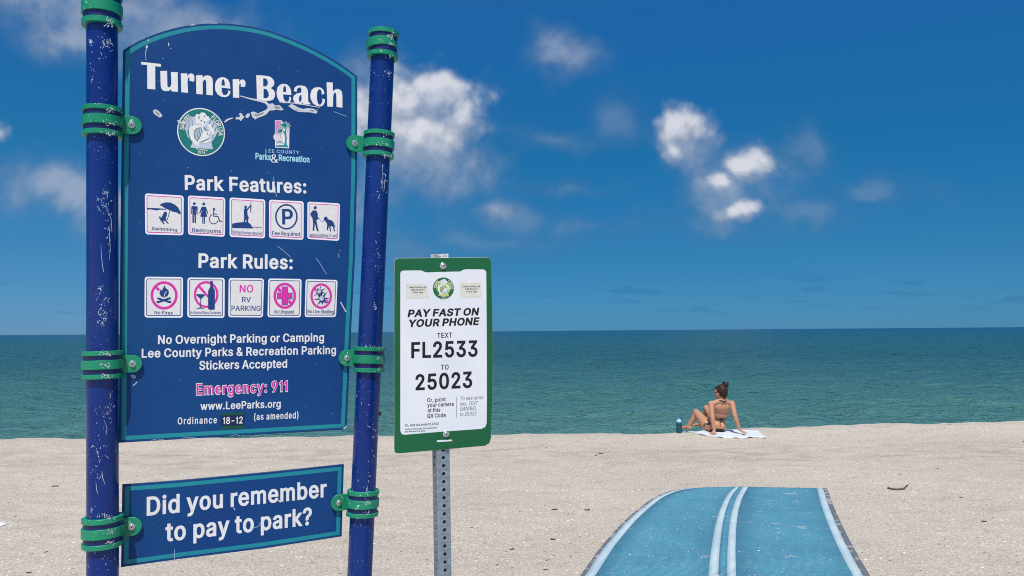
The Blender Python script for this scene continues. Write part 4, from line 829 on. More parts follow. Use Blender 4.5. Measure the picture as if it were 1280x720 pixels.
line(main, PM, 'www.LeeParks.org', 250.5, 512.6, 350.8, 509.2, 9.6, M_WHITE, 2, wt=.004, cap1=9.2)
line(main, PM, 'Ordinance', 222, 530.6, 271, 529, 8.6, M_WHITE, 2, track=.16)
line(main, PM, '(as amended)', 317.5, 525.2, 373, 522.8, 8.3, M_WHITE, 2, track=.10)
mb = MB(); poly(PM, mb, [(276.4, 516.2), (305.6, 515.0), (305.4, 535.4), (276.2, 536.6)], M_PATCHG, 1.6); poly(PM, mb, [(276.4, 519.4), (305.6, 518.2), (305.4, 531.4), (276.2, 532.6)], M_PATCHB, 2.2)
text(PM, mb, '18-12', 278.6, 530.2, 303.4, 529.2, 8.6, M_WHITE, 3); mb.build('number_patch', main)
line(low, PW, 'Did you remember', 183.3, 644.6, 408.4, 621.0, 23.2, M_WHITE, 2, wt=.012, cap1=21.2)
line(low, PW, 'to pay to park?', 206.7, 677.0, 389.8, 655.8, 23.4, M_WHITE, 2, wt=.012, cap1=21.6)

# --- town seal: shell cluster in a ring
def seal(parent, pl, Tm, ringm, green, grey, white, rim, name='town_seal', lettering=True, sq=1.0):
    """Tm maps the traced drawing (centre 325,360, radius 308) to photo pixels"""
    mb = MB(); c_ = pl.uv(*Tm(325, 360)); rr = np.linalg.norm(pl.uv(*Tm(325, 52)) - c_)
    def circ(k): return [(c_[0] + sq * rr * k * math.cos(2 * math.pi * i / 48), c_[1] + rr * k * math.sin(2 * math.pi * i / 48)) for i in range(48)]
    uvpoly(pl, mb, [circ(1.0)], rim, 2); uvpoly(pl, mb, [circ(.955)], green, 2.6)
    def P(pts, m, lay): poly(pl, mb, [Tm(*q) for q in pts], m, lay)
    def S(pts, wd, m, lay):
        k = np.linalg.norm(np.array(Tm(100, 0)) - np.array(Tm(0, 0))) / 100; stroke(pl, mb, [Tm(*q) for q in pts], wd * k, m, lay)
    P([(118, 330), (128, 270), (165, 205), (215, 165), (330, 150), (430, 180), (480, 220), (525, 280), (540, 350), (500, 430), (455, 490), (475, 582), (185, 560), (215, 490), (150, 420)], grey, 3.2)
    for a, b in [((160, 400), (170, 215)), ((215, 440), (205, 190)), ((470, 440), (520, 290)), ((450, 330), (490, 245)), ((200, 500), (140, 330)), ((420, 260), (455, 210))]: S([a, b], 9, green, 3.8)
    P([(245, 160), (268, 125), (298, 140), (328, 108), (372, 115), (392, 150), (428, 168), (430, 205), (395, 225), (388, 262), (345, 288), (312, 252), (270, 258), (248, 222), (262, 190)], white, 4.4)
    P([(165, 330), (190, 290), (250, 268), (320, 278), (348, 300), (335, 410), (290, 548), (240, 520), (195, 460), (172, 395)], white, 4.4)
    P([(243, 340), (275, 312), (325, 305), (330, 340), (310, 420), (272, 482), (245, 445), (232, 390)], grey, 5.0)
    for a, b in [((262, 330), (252, 440)), ((285, 318), (270, 470)), ((308, 312), (292, 440))]: S([a, b], 7, green, 5.5)
    S([(243, 340), (275, 312), (325, 305), (330, 340), (310, 420), (272, 482), (245, 445), (232, 390), (243, 340)], 10, green, 5.6)
    P([(300, 490), (338, 400), (368, 345), (402, 362), (436, 345), (442, 400), (420, 440), (370, 465), (320, 505)], white, 5.0)
    P([(328, 502), (430, 450), (447, 470), (385, 508)], white, 5.4); S([(300, 496), (372, 468), (425, 442)], 10, green, 5.6)
    P([(400, 268), (440, 262), (500, 370), (485, 402), (442, 350)], white, 5.0)
    S([(360, 300), (395, 345)], 12, green, 5.2)
    for a, b in [((318, 205), (330, 225)), ((355, 160), (375, 158)), ((360, 225), (372, 245)), ((290, 190), (300, 160)), ((400, 375), (408, 392)), ((420, 395), (428, 405))]: S([a, b], 13, green, 5.8)
    S([(255, 575), (410, 598)], 8, rim, 3.4)
    if lettering:
        def arc(txt, a0, a1, rad, hgt, flip=1):
            n = len(txt)
            for i, ch in enumerate(txt):
                a = R(a0 + (a1 - a0) * i / max(n - 1, 1)); adv, v, f = glyph(ch)
                cx, cy = c_[0] + sq * rr * rad * math.sin(a), c_[1] + rr * rad * math.cos(a); ex = np.array([math.cos(a), -math.sin(a)]); ey = np.array([math.sin(a), math.cos(a)])
                mb.add([pl.p(*(np.array([cx, cy]) + (ex * (gx - adv / 2) * .8 + ey * (gy - .5)) * hgt * rr), 3.6 * LAY) for gx, gy in v], f, white)
        arc('SANIBEL', -84, -38, .80, .17); arc('FLORIDA', 36, 92, .82, .17)
    p0, p1 = Tm(282, 640), Tm(378, 645); text(pl, mb, '1974', p0[0], p0[1], p1[0], p1[1], abs(Tm(0, 40)[1] - Tm(0, 0)[1]), rim, 3.6)
    return mb.build(name, parent)
seal(main, PM, lambda x, y: (220 + x / 10.286, 130 + y / 10.286), None, M_SEAL, M_SEALG, M_WHITE, M_WHITE, sq=.91)

# --- county parks emblem
T = (312, 140, 10.286); mb = MB()
poly(PM, mb, [(326, 104), (412, 108), (420, 130), (512, 200), (508, 468), (328, 458)], M_WHITE, 2, T)
poly(PM, mb, [(330, 110), (405, 114), (400, 290), (332, 300)], M_PINK, 3, T); poly(PM, mb, [(462, 205), (505, 215), (503, 345), (465, 345)], M_PALEP, 3, T)
disc(PM, mb, 368, 322, 62, 58, M_PALEP, 3.6, T)
for yy in (385, 400): stroke(PM, mb, [(345, yy), (385, yy - 6), (430, yy + 2)], 7, M_TEALI, 3.8, T)
poly(PM, mb, [(340, 428), (440, 425), (452, 385), (455, 330), (448, 290), (425, 245), (442, 238), (470, 285), (478, 340), (474, 400), (478, 428), (498, 434), (496, 452), (342, 446)], M_TEALI, 4.2, T)
for (cx, cy, L, angs) in [(448, 165, 78, (-160, -115, -70, -35, -5, 30, 60, 120, 155, 190)), (408, 240, 66, (-170, -140, -100, 100, 140, 170))]:
    for a in angs:
        e = [(cx + L * t * math.cos(R(a)), cy + L * t * math.sin(R(a)) * .9 + 26 * t * t) for t in (0, .25, .5, .75, 1)]
        stroke(PM, mb, e, 30, M_WHITE, 4.4, T, w1=12); stroke(PM, mb, e, 19, M_TEALI, 5.2, T, w1=4)
stroke(PM, mb, [(446, 170), (460, 230), (466, 300)], 14, M_TEALI, 5.0, T)
text(PM, mb, 'LEE COUNTY', 205, 519, 640, 545, 44, M_SKYI, 2, T, wt=-.012, track=.06)
text(PM, mb, 'Parks', 75, 606, 275, 620, 80, M_CYAN, 2, T, wt=.02); text(PM, mb, 'Recreation', 375, 625, 770, 650, 78, M_CYAN, 2, T, wt=.02)
text(PM, mb, '&', 276, 652, 367, 656, 112, M_TRIM, 2.6, T, wt=-.035)
mb.build('county_emblem', main)

# --- pictogram tiles
def tile(corners, rimcol):
    mb = MB(); c_ = [np.array(q, float) for q in corners]                       # TL TR BR BL in photo px
    def at(a, b): return (c_[0] * (1 - a) + c_[1] * a) * (1 - b) + (c_[3] * (1 - a) + c_[2] * a) * b
    def rr(i, rad):
        out = []
        for cx, cy, a0 in ((1 - i - rad, i + rad, -90), (1 - i - rad, 1 - i - rad, 0), (i + rad, 1 - i - rad, 90), (i + rad, i + rad, 180)):
            out += [tuple(at(cx + rad * math.cos(R(a0 + t)), cy + rad * math.sin(R(a0 + t)))) for t in (0, 22, 45, 68, 90)]
        return out
    poly(PM, mb, rr(0, .07), M_TRIM, 2); poly(PM, mb, rr(.042, .045), rimcol, 2.6); poly(PM, mb, rr(.062, .03), M_TILE, 3.2)
    return mb
K1 = (175, 235, 9.846); K2 = (280, 240, 8.533); K3 = (175, 340, 9.846); K4 = (280, 342, 8.533); I = M_INK; L4 = 4.0
def cap(mb, s, x0, y0, x1, y1, h, T, m=None, wt=.004): text(PM, mb, s, x0, y0, x1, y1, h, m or M_INK, L4, T, wt=wt)
def P_(mb, pts, T, m=None, lay=L4): poly(PM, mb, pts, m or M_INK, lay, T)
def S_(mb, pts, wd, T, m=None, lay=L4): stroke(PM, mb, pts, wd, m or M_INK, lay, T)
def D_s(mb, x, y, r_, T, m=None, lay=L4): disc(PM, mb, x, y, r_, r_, m or M_INK, lay, T, 16)
t = tile([(181.1, 241.6), (229.6, 244.6), (229.3, 294.2), (181.6, 292.9)], M_MAG)
P_(t, [(240, 210), (270, 190), (320, 176), (375, 180), (430, 205), (470, 240), (500, 300), (502, 325), (470, 315), (440, 295), (410, 295), (380, 280), (350, 268), (310, 250), (270, 225)], K1, lay=4.6)
S_(t, [(370, 275), (335, 395)], 8, K1, lay=5.2); P_(t, [(90, 246), (150, 245), (230, 250), (320, 258), (320, 270), (250, 266), (205, 276), (160, 268), (120, 262), (90, 268)], K1)
P_(t, [(275, 340), (300, 292), (330, 295), (332, 330), (318, 370), (325, 400), (355, 437), (343, 443), (310, 408), (282, 402), (305, 445), (290, 448), (255, 402), (240, 378), (230, 352), (250, 350), (258, 372)], K1)
cap(t, 'Swimming', 145, 517, 458, 535, 40, K1); t.build('pictogram_tile', main)['label'] = 'swimming tile with a beach umbrella'
t = tile([(234.9, 244.3), (281.6, 247), (281.1, 296.1), (235.1, 293.4)], M_MAG)
D_s(t, 668, 193, 18, K1); P_(t, [(632, 232), (645, 222), (695, 224), (710, 236), (708, 325), (695, 325), (693, 262), (690, 262), (690, 432), (672, 432), (670, 330), (664, 330), (664, 430), (645, 428), (645, 260), (640, 260), (640, 320), (628, 318)], K1)
D_s(t, 785, 197, 18, K1); P_(t, [(760, 230), (812, 232), (840, 312), (830, 318), (806, 264), (828, 355), (800, 356), (800, 440), (787, 440), (787, 357), (781, 357), (781, 440), (766, 438), (766, 354), (740, 352), (766, 262), (738, 316), (727, 310)], K1)
D_s(t, 910, 260, 15, K1); S_(t, [(908, 272), (906, 348), (960, 352), (985, 415), (1012, 407)], 15, K1); S_(t, [(910, 318), (952, 325)], 11, K1, lay=4.5)
S_(t, [(884, 322), (865, 345), (852, 380), (862, 420), (888, 440), (922, 440), (948, 424), (962, 398)], 10, K1, lay=4.8)
cap(t, 'Restrooms', 642, 540, 995, 557, 48, K1, wt=0); t.build('pictogram_tile', main)['label'] = 'restrooms tile with man, woman and wheelchair figures'
t = tile([(287, 246.8), (331.6, 249.4), (331.2, 298), (287, 296)], M_MAG)
P_(t, [(86, 338), (150, 325), (255, 320), (285, 345), (310, 390), (86, 385)], K2); S_(t, [(305, 380), (330, 372), (350, 382), (375, 372), (402, 384)], 7, K2, lay=4.4)
D_s(t, 230, 160, 15, K2); P_(t, [(212, 185), (225, 172), (245, 178), (280, 140), (286, 152), (250, 197), (250, 240), (264, 272), (252, 324), (237, 324), (236, 282), (222, 322), (208, 320), (215, 277), (212, 230)], K2, lay=4.4)
P_(t, [(282, 140), (293, 140), (291, 180), (287, 218), (279, 216)], K2, lay=4.8); S_(t, [(291, 100), (278, 145)], 4, K2, lay=4.6)
cap(t, 'Fishing (license required)', 86, 443, 408, 460, 34, K2, wt=-.004); t.build('pictogram_tile', main)['label'] = 'fishing tile with an angler on a rock'
t = tile([(336.3, 249.6), (379.6, 251.7), (379.4, 299.8), (336.3, 297.7)], M_MAG)
ring(PM, t, 665, 265, 112, 128, 17, I, L4, K2); text(PM, t, 'P', 620, 345, 736, 348, 164, I, L4, K2, wt=.01); cap(t, 'Fee Required', 513, 458, 810, 470, 40, K2)
t.build('pictogram_tile', main)['label'] = 'fee tile with a ringed letter P'
t = tile([(384.3, 252.1), (425, 254.3), (423.9, 301.2), (384.1, 298.6)], M_MAG)
D_s(t, 972, 168, 17, K2); P_(t, [(922, 228), (948, 195), (985, 198), (1000, 230), (1000, 268), (1014, 282), (985, 300), (990, 330), (1004, 400), (1014, 415), (990, 417), (968, 335), (962, 400), (968, 410), (945, 412), (950, 330), (940, 272), (922, 250)], K2, lay=4.4)
S_(t, [(1010, 277), (1030, 308), (1058, 314), (1080, 297)], 5, K2)
P_(t, [(1062, 280), (1080, 262), (1100, 265), (1108, 290), (1150, 305), (1172, 330), (1190, 385), (1180, 378), (1170, 362), (1186, 420), (1174, 420), (1158, 368), (1136, 365), (1140, 422), (1128, 422), (1120, 362), (1106, 407), (1094, 407), (1100, 345), (1082, 312), (1064, 296)], K2, lay=4.4)
cap(t, "Leashed Dog Walking (6' Lead)", 906, 476, 1203, 484, 34, K2, wt=-.004); t.build('pictogram_tile', main)['label'] = 'dog walking tile with a man and leashed dog'
t = tile([(180.9, 345.9), (228.8, 346.3), (228.5, 397.2), (180.6, 396.9)], I)
ring(PM, t, 297, 288, 151, 158, 33, M_MAG, L4, K3); S_(t, [(190, 178), (236, 226)], 32, K3, M_MAG, 4.5)
P_(t, [(300, 162), (320, 200), (350, 222), (356, 258), (340, 297), (300, 316), (260, 300), (240, 262), (250, 222), (262, 210), (268, 240), (276, 212), (290, 190)], K3); S_(t, [(326, 236), (302, 275), (306, 308)], 8, K3, M_TILE, 4.8)
S_(t, [(248, 215), (236, 262), (256, 300)], 6, K3, M_TILE, 5); S_(t, [(214, 322), (376, 374)], 25, K3); S_(t, [(378, 320), (214, 374)], 25, K3, lay=4.6)
for x in (218, 372): D_s(t, x, 368, 14, K3, lay=5)
cap(t, 'No Fires', 178, 519, 402, 524, 40, K3); t.build('pictogram_tile', main)['label'] = 'no fires tile with a struck-through campfire'
t = tile([(234.4, 346.9), (280.9, 347.3), (280.6, 397.4), (234.1, 396.9)], I)
ring(PM, t, 814, 277, 138, 151, 29, M_MAG, L4, K3); S_(t, [(722, 172), (850, 315)], 30, K3, M_MAG, 4.5)
P_(t, [(865, 110), (895, 110), (897, 180), (922, 230), (920, 455), (905, 465), (850, 463), (838, 450), (838, 235), (865, 180)], K3, lay=5.2)
P_(t, [(676, 268), (818, 270), (748, 345)], K3, M_TILE, 4.8); P_(t, [(682, 272), (812, 274), (748, 337)], K3, lay=5.2); S_(t, [(747, 330), (745, 445)], 9, K3, lay=5.2); P_(t, [(688, 450), (744, 434), (800, 450)], K3, lay=5.6)
cap(t, 'No Alcohol/Glass Containers', 616, 516, 1000, 518, 33, K3, wt=-.004); t.build('pictogram_tile', main)['label'] = 'no alcohol tile with a bottle and a glass'
t = tile([(285.9, 347.5), (330, 348.1), (328.6, 396.8), (285.3, 396.5)], I)
cap(t, 'NO', 166, 200, 312, 202, 80, K4, M_MAG, 0); cap(t, 'RV', 191, 305, 286, 306, 56, K4, wt=-.01); cap(t, 'PARKING', 79, 398, 391, 399, 57, K4, wt=-.01); t.build('pictogram_tile', main)['label'] = 'tile reading no RV parking'
t = tile([(335.3, 348.1), (377, 348.7), (376.1, 396.7), (334.3, 396.5)], I)
ring(PM, t, 648, 237, 107, 126, 28, M_MAG, L4, K4); S_(t, [(568, 150), (625, 212)], 32, K4, M_MAG, 4.5); S_(t, [(672, 270), (728, 334)], 32, K4, M_MAG, 4.5)
def cross(cx, cy, w_, hx, hy): return [(cx - w_, cy - hy), (cx + w_, cy - hy), (cx + w_, cy - w_), (cx + hx, cy - w_), (cx + hx, cy + w_), (cx + w_, cy + w_), (cx + w_, cy + hy), (cx - w_, cy + hy), (cx - w_, cy + w_), (cx - hx, cy + w_), (cx - hx, cy - w_), (cx - w_, cy - w_)]
P_(t, cross(648, 237, 37, 86, 102), K4, M_SEALG, 5); P_(t, cross(648, 237, 32, 81, 97), K4, M_INK, 5.5); P_(t, cross(648, 237, 26, 75, 91), K4, M_MAG, 6)
cap(t, 'No Lifeguard', 537, 424, 745, 427, 36, K4); t.build('pictogram_tile', main)['label'] = 'no lifeguard tile with a pink cross'
t = tile([(382, 349), (422, 350), (420, 396.3), (380.8, 396.3)], I)
ring(PM, t, 1036, 240, 103, 124, 25, M_MAG, L4, K4); S_(t, [(962, 158), (1110, 312)], 27, K4, M_MAG, 4.5)
for (cx, cy, r1, a0) in ((1020, 195, 62, 12), (1045, 268, 78, 40)):
    sp = [((r1 if i % 2 == 0 else r1 * .38) * (1 + .25 * math.sin(i * 2.3)) * math.cos(R(a0 + i * 22.5)) + cx, (r1 if i % 2 == 0 else r1 * .38) * (1 + .25 * math.sin(i * 2.3)) * math.sin(R(a0 + i * 22.5)) * 1.1 + cy) for i in range(16)]
    P_(t, [((x - cx) * 1.12 + cx, (y - cy) * 1.12 + cy) for x, y in sp], K4, M_TILE, 5); P_(t, sp, K4, M_INK, 5.6); disc(PM, t, cx - 4, cy - 4, r1 * .30, r1 * .33, M_SEALG, 6.2, K4, 12); S_(t, [(cx - r1 * .6, cy - 6), (cx, cy), (cx + 5, cy - r1 * .6)], 7, K4, M_SEALG, 6.5)
cap(t, 'No Live Shelling', 889, 420, 1170, 426, 36, K4); t.build('pictogram_tile', main)['label'] = 'no live shelling tile with struck-through shells'

# --- wear on the boards: chipped gelcoat under the heading, scratches, specks
mb = MB(); T6 = (280, 115, 10.667); T5 = (180, 115, 10.667)
stroke(PM, mb, [(212, 52), (330, 86), (450, 112), (570, 140)], 10, M_RAW, 3, T6, w1=34)
poly(PM, mb, [(480, 108), (560, 120), (600, 160), (650, 150), (680, 180), (740, 175), (770, 210), (795, 238), (760, 246), (700, 236), (660, 246), (610, 248), (565, 298), (520, 322), (450, 345), (415, 368), (378, 335), (355, 270), (400, 262), (450, 285), (500, 265), (565, 235), (585, 200), (560, 165)], M_RAW, 3.3, T6)
poly(PM, mb, [(660, 207), (690, 185), (740, 197), (756, 225), (700, 224)], M_RAWD, 3.8, T6); poly(PM, mb, [(388, 300), (440, 292), (540, 268), (520, 298), (430, 328)], M_RAWD, 3.8, T6)
poly(PM, mb, [(285, 318), (310, 290), (340, 286), (346, 315), (320, 345), (296, 348)], M_RAW, 3, T6)
poly(PM, mb, [(150, 350), (172, 330), (200, 338), (215, 322), (200, 292), (215, 278), (245, 296), (250, 320), (278, 330), (242, 366), (222, 390), (200, 364), (165, 368)], M_RAW, 3, T6)
poly(PM, mb, [(0, 395), (40, 360), (108, 340), (124, 350), (62, 376), (12, 410)], M_RAW, 3, T6)
poly(PM, mb, [(855, 185), (905, 160), (945, 180), (985, 206), (1060, 228), (1100, 215), (1200, 225), (1250, 265), (1225, 290), (1150, 272), (1050, 270), (985, 264), (930, 240), (895, 215)], M_RAW, 3, T6)
poly(PM, mb, [(945, 232), (1012, 238), (980, 252)], M_RAWD, 3.6, T6); poly(PM, mb, [(1130, 240), (1200, 245), (1190, 264)], M_RAWD, 3.6, T6)
stroke(PM, mb, [(740, 132), (900, 146), (1080, 172), (1275, 207)], 15, M_RAW, 3.2, T6, w1=9)
poly(PM, mb, [(118, 250), (150, 230), (190, 248), (235, 298), (245, 325), (210, 342), (160, 312), (130, 287)], M_RAW, 3, T5); poly(PM, mb, [(140, 262), (165, 255), (205, 290), (215, 318), (175, 300)], M_RAWD, 3.6, T5)
poly(PM, mb, [(440, 380), (470, 375), (500, 398), (540, 385), (580, 402), (560, 432), (500, 428), (460, 416)], M_RAW, 6.6, T5)
mb.build('chip_pattern', main)
mb = MB()
T8 = (140, 20, 7.11); T4 = (290, 210, 3.6)
poly(PM, mb, [(300, 264), (318, 262), (320, 276), (310, 288), (300, 280)], M_RAW, 3, T8); stroke(PM, mb, [(310, 285), (297, 330), (303, 400)], 9, M_SCR, 3, T8, w1=5)
for a in ([(318, 208), (326, 208), (326, 225), (318, 225)], [(498, 238), (508, 240), (508, 268), (500, 268)], [(518, 286), (530, 290), (524, 296)], [(446, 376), (456, 374), (458, 382)], [(720, 72), (735, 68), (730, 78)]): poly(PM, mb, a, M_RAW, 3, T8)
stroke(PM, mb, [(205, 352), (235, 376), (265, 402)], 2.5, M_SCR, 3, T4); stroke(PM, mb, [(378, 405), (400, 436), (425, 478)], 2.5, M_SCR, 3, T4); stroke(PM, mb, [(488, 603), (503, 630), (513, 648)], 5, M_RAW, 3, T4); stroke(PM, mb, [(480, 385), (481, 405)], 2.5, M_SCR, 3, T4); stroke(PM, mb, [(186, 40), (200, 130)], 3, M_SCR, 3, T4)
stroke(PM, mb, [(417, 139.5), (425, 142.6), (434, 145.6)], .6, M_SCR, 3); stroke(PM, mb, [(395, 136.7), (398, 137.4)], .6, M_SCR, 3)
Tr = (140, 460, 7.2); poly(PM, mb, [(165, 60), (205, 62), (218, 80), (205, 100), (180, 90)], M_SCR, 3, Tr); stroke(PM, mb, [(190, 160), (215, 138), (228, 124)], 7, M_RAW, 3, Tr)
for (x, y, l, a) in [(245, 547.5, 18, 3.05), (205, 549.8, 16, 3.1), (300, 544.5, 12, 3.05)]: stroke(PM, mb, [(x, y), (x - l * .5, y - 1.2), (x - l, y + .5)], .6, M_SCR, 3)
for k in range(70):
    x, y = rng.uniform(160, 430), rng.uniform(60, 540); s = rng.uniform(.25, .55); a = rng.uniform(0, 3.14)
    stroke(PM, mb, [(x, y), (x + s * 2.2 * math.cos(a), y + s * 2.2 * math.sin(a))], s, M_SCR if rng.random() < .7 else M_RAW, 3.1)
poly(PM, mb, [(428.5, 536.0), (431.5, 533.5), (433, 531.5), (433.2, 533.5), (431.0, 536.3)], M_RAW, 3)
stroke(PM, mb, [(238, 31.9), (241, 31.2), (244, 31.0)], 1.0, M_RAW, 2); stroke(PM, mb, [(262, 29.9), (266, 29.6), (272, 29.5)], .5, M_SCR, 2); mb.build('scratch_pattern', main)
mb = MB(); T7 = (290, 560, 4.5)
stroke(PW, mb, [(110, 455), (150, 440), (165, 410)], 4, M_SCR, 3, T7); poly(PW, mb, [(255, 290), (285, 298), (270, 308)], M_RAW, 3, T7); stroke(PW, mb, [(8, 335), (16, 348)], 5, M_RAW, 3, T7)
stroke(PW, mb, [(218, 686), (218, 701)], .7, M_SCR, 3)
for k in range(26):
    x = rng.uniform(160, 425); y = rng.uniform(610 - (x - 160) * .09, 700 - (x - 160) * .13); s = rng.uniform(.25, .5); a = rng.uniform(0, 3.14); stroke(PW, mb, [(x, y), (x + s * 2 * math.cos(a), y + s * 2 * math.sin(a))], s, M_SCR, 3.1)
for x in (205, 214, 196, 208): stroke(PW, mb, [(x, 702.6 - (x - 196) * .1), (x + 5, 702.2 - (x - 196) * .1)], .5, M_SCR, 3)
mb.build('scratch_pattern', low)

# ================================================================== the pay-by-phone sign on its perforated post
M_GSIGN = material('parking_sign_green', rough=.38, build=worn((.006, .105, .040), (.008, .125, .050)), Specular_IOR_Level=.35)
M_GWHITE = material('parking_sign_white', rough=.38, build=lambda nt, p: nt.put(p.inputs['Base Color'], nt.mix(nt.ss(nt.noise(worldpos(nt), 5, 3), .3, .7), (.74, .76, .82), (.80, .81, .85))), Specular_IOR_Level=.3)
M_BLACK = material('ink_black', (.012, .013, .016), .5, Specular_IOR_Level=.3)
M_GREY = material('ink_grey', (.12, .13, .15), .5, Specular_IOR_Level=.3)
M_ALU = material('sign_aluminium', (.55, .53, .48), .5, Metallic=.4)
M_STK = material('price_sticker', rough=.7, build=crumple((.72, .71, .64)))
M_SEALY = material('seal_yellow_green', (.52, .60, .20), .5)
M_SEALG2 = material('seal_green', (.010, .13, .045), .5)
def galv(nt, p):
    o = worldpos(nt); n_ = nt.noise(nt.scale(o, (1, 1, .25)), 16, 5, .65, .6); v_ = nt.vor(o, 70, out='Color'); sc_ = nt.node('ShaderNodeSeparateColor'); nt.put(sc_.inputs[0], v_)
    c0 = nt.mix(n_, (.13, .17, .22), (.36, .42, .48)); c0 = nt.mix(nt.math('MULTIPLY', sc_.outputs[0], .3), c0, (.46, .50, .54))
    nt.put(p.inputs['Base Color'], c0)
M_GALV = material('galvanised_steel', rough=.5, build=galv, Metallic=.35)
M_HOLE = material('post_inside', (.02, .022, .025), .8)
PG = Plane(492.6, 566.3, 2.372, 18, -1.5)
gz = ground(557, 1100); base = PG.at(557.5, 700); ps = thing('parking_sign', (float(base[0]), float(base[1]), 0), 'small green and white pay-by-phone parking sign on a perforated galvanised steel post', 'sign')
# perforated square tube
def perf_post():
    W2 = .0445 / 2; ang = R(26); ex = np.array([math.cos(ang), math.sin(ang), 0]); ey = np.array([-math.sin(ang), math.cos(ang), 0])
    # axis: passes behind the board, leaning slightly
    top = PG.at(550.6, 330, -.004); bot = PG.at(556.6, 716, -.004); d = (top - bot); d = d / d[2]
    def axp(z): return bot + d * (z - bot[2]) + ey * (W2 + .0005)
    zt = z_top = float(PG.at(550, 318.4, 0)[2]); mb = MB(); pitch = .0254; n = 12; rad = .0056; z0 = zt
    cells = int((zt + .3) / pitch)
    for fi, (u_, v_) in enumerate(((ex, -ey), (-ey, -ex), (ey, ex), (-ex, ey))):
        # face with outward normal v_, in-plane direction u_
        for c_ in range(cells):
            zc = zt - (c_ + .5) * pitch; o = axp(zc) + v_ * W2
            vs = [o + u_ * rad * math.cos(2 * math.pi * k / n + math.pi / n) + np.array([0, 0, rad * math.sin(2 * math.pi * k / n + math.pi / n)]) for k in range(n)]
            rect = []
            for k in range(n):
                a = 2 * math.pi * k / n + math.pi / n; cx, cz = math.cos(a), math.sin(a); s = 1 / max(abs(cx), abs(cz)); rect.append((cx * s, cz * s))
            rv = [o + u_ * (W2 - .0035) * x + np.array([0, 0, pitch / 2 * z_]) + d * 0 for x, z_ in rect]
            mb.add(vs + rv, [(k, n + k, n + (k + 1) % n, (k + 1) % n) for k in range(n)], M_GALV)
            wl = [q - v_ * .0024 for q in vs]; mb.add(vs + wl, [(k, (k + 1) % n, n + (k + 1) % n, n + k) for k in range(n)], M_GALV)
            cut = o - v_ * .0024
            a4 = [o + u_ * sx * (W2 - .0035) + np.array([0, 0, pitch / 2 * sz]) for sx, sz in ((-1, -1), (1, -1), (1, 1), (-1, 1))]
            n4 = [o + u_ * sx * (W2 - .0035) + np.array([0, 0, pitch / 2 * sz]) for sx, sz in ((1, 1), (-1, 1), (-1, -1), (1, -1))]
            # corner quads of the cell left open by the radial fan
            for (sx, sz) in ((-1, -1), (1, -1), (1, 1), (-1, 1)):
                near = [i for i, (x, z_) in enumerate(rect) if x * sx > 0 and z_ * sz > 0]
                c0 = o + u_ * sx * (W2 - .0035) + np.array([0, 0, pitch / 2 * sz]); ids = sorted(near, key=lambda i: math.atan2(rect[i][1], rect[i][0]) % (2 * math.pi))
                # choose the pair straddling the diagonal
                for i, j in zip(ids, ids[1:]):
                    if abs(abs(rect[i][0]) - 1) < 1e-6 and abs(abs(rect[j][1]) - 1) < 1e-6 or abs(abs(rect[i][1]) - 1) < 1e-6 and abs(abs(rect[j][0]) - 1) < 1e-6:
                        if np.linalg.norm(rv[i] - c0) > 1e-6 and np.linalg.norm(rv[j] - c0) > 1e-6: mb.add([rv[i], c0, rv[j]], [(0, 1, 2)], M_GALV)
    # rounded corners and dark core
    for sx, sy in ((1, 1), (-1, 1), (-1, -1), (1, -1)):
        prof = [(W2 - .0035 + .0035 * math.cos(R(t)), W2 - .0035 + .0035 * math.sin(R(t))) for t in (0, 22, 45, 68, 90)]
        vs = [axp(z) + ex * sx * a + ey * sy * b for z in (zt, zt - cells * pitch) for a, b in prof]
        mb.add(vs, [(k, k + 1, 6 + k, 5 + k) for k in range(4)], M_GALV)
    q = [axp(z) + ex * sx * (W2 - .0045) + ey * sy * (W2 - .0045) for z in (zt - .003, zt - cells * pitch) for sx, sy in ((-1, -1), (1, -1), (1, 1), (-1, 1))]
    mb.add(q, [(0, 1, 5, 4), (1, 2, 6, 5), (2, 3, 7, 6), (3, 0, 4, 7), (0, 3, 2, 1)], M_HOLE)
    o = mb.build('post', ps); return o, axp, ex, ey, W2
gp, gax, gex, gey, gW = perf_post()
mb = MB(); zt = float(PG.at(550, 318.4, 0)[2]); off = PG
poly(PG, mb, [(538.6, 317.8), (561.0, 316.9), (561.2, 326), (538.8, 327)], M_ALU, -18); poly(PG, mb, [(542, 318.3), (560.2, 317.6), (560.3, 322), (542.2, 322.6)], M_TILE, -16)
for x in (544.5, 549, 553.5, 556.5): stroke(PG, mb, [(x, 320.4 - (x - 544) * .04), (x + 2.6, 320.2 - (x - 544) * .04)], 1.1, M_GREY, -15)
mb.build('post_tag', ps)
OUTG = [(494.6, 566.4), (493.2, 564.5), (492.7, 560), (492.5, 440), (492.8, 328), (494, 324.2), (497.5, 322.6), (552, 322.1), (609, 321.5), (612.6, 323), (614.2, 327), (615.3, 380), (616.2, 440), (615.6, 500), (613.8, 548), (611.6, 554.4), (606, 557.3), (552, 562.2), (500, 566.8)]
out = [tuple(PG.uv(*q)) for q in OUTG]
mb = MB(); slab(PG, mb, out, .0022, M_GSIGN, M_ALU, .0007); plate = mb.build('plate', ps)
mb = MB()
WHT = [(500.4, 341.5), (501.4, 339.2), (504, 338.2), (526.5, 338), (529.5, 339.4), (533, 340.6), (553, 339.8), (575.5, 339.4), (578.5, 337.6), (582, 336.6), (603.5, 336.7), (606.6, 337.8), (607.8, 340.6), (608.4, 420), (608.6, 500), (608.3, 529), (606.6, 533.6), (602, 536), (552, 539.6), (505.5, 543.4), (502, 542.4), (500.4, 538.6)]
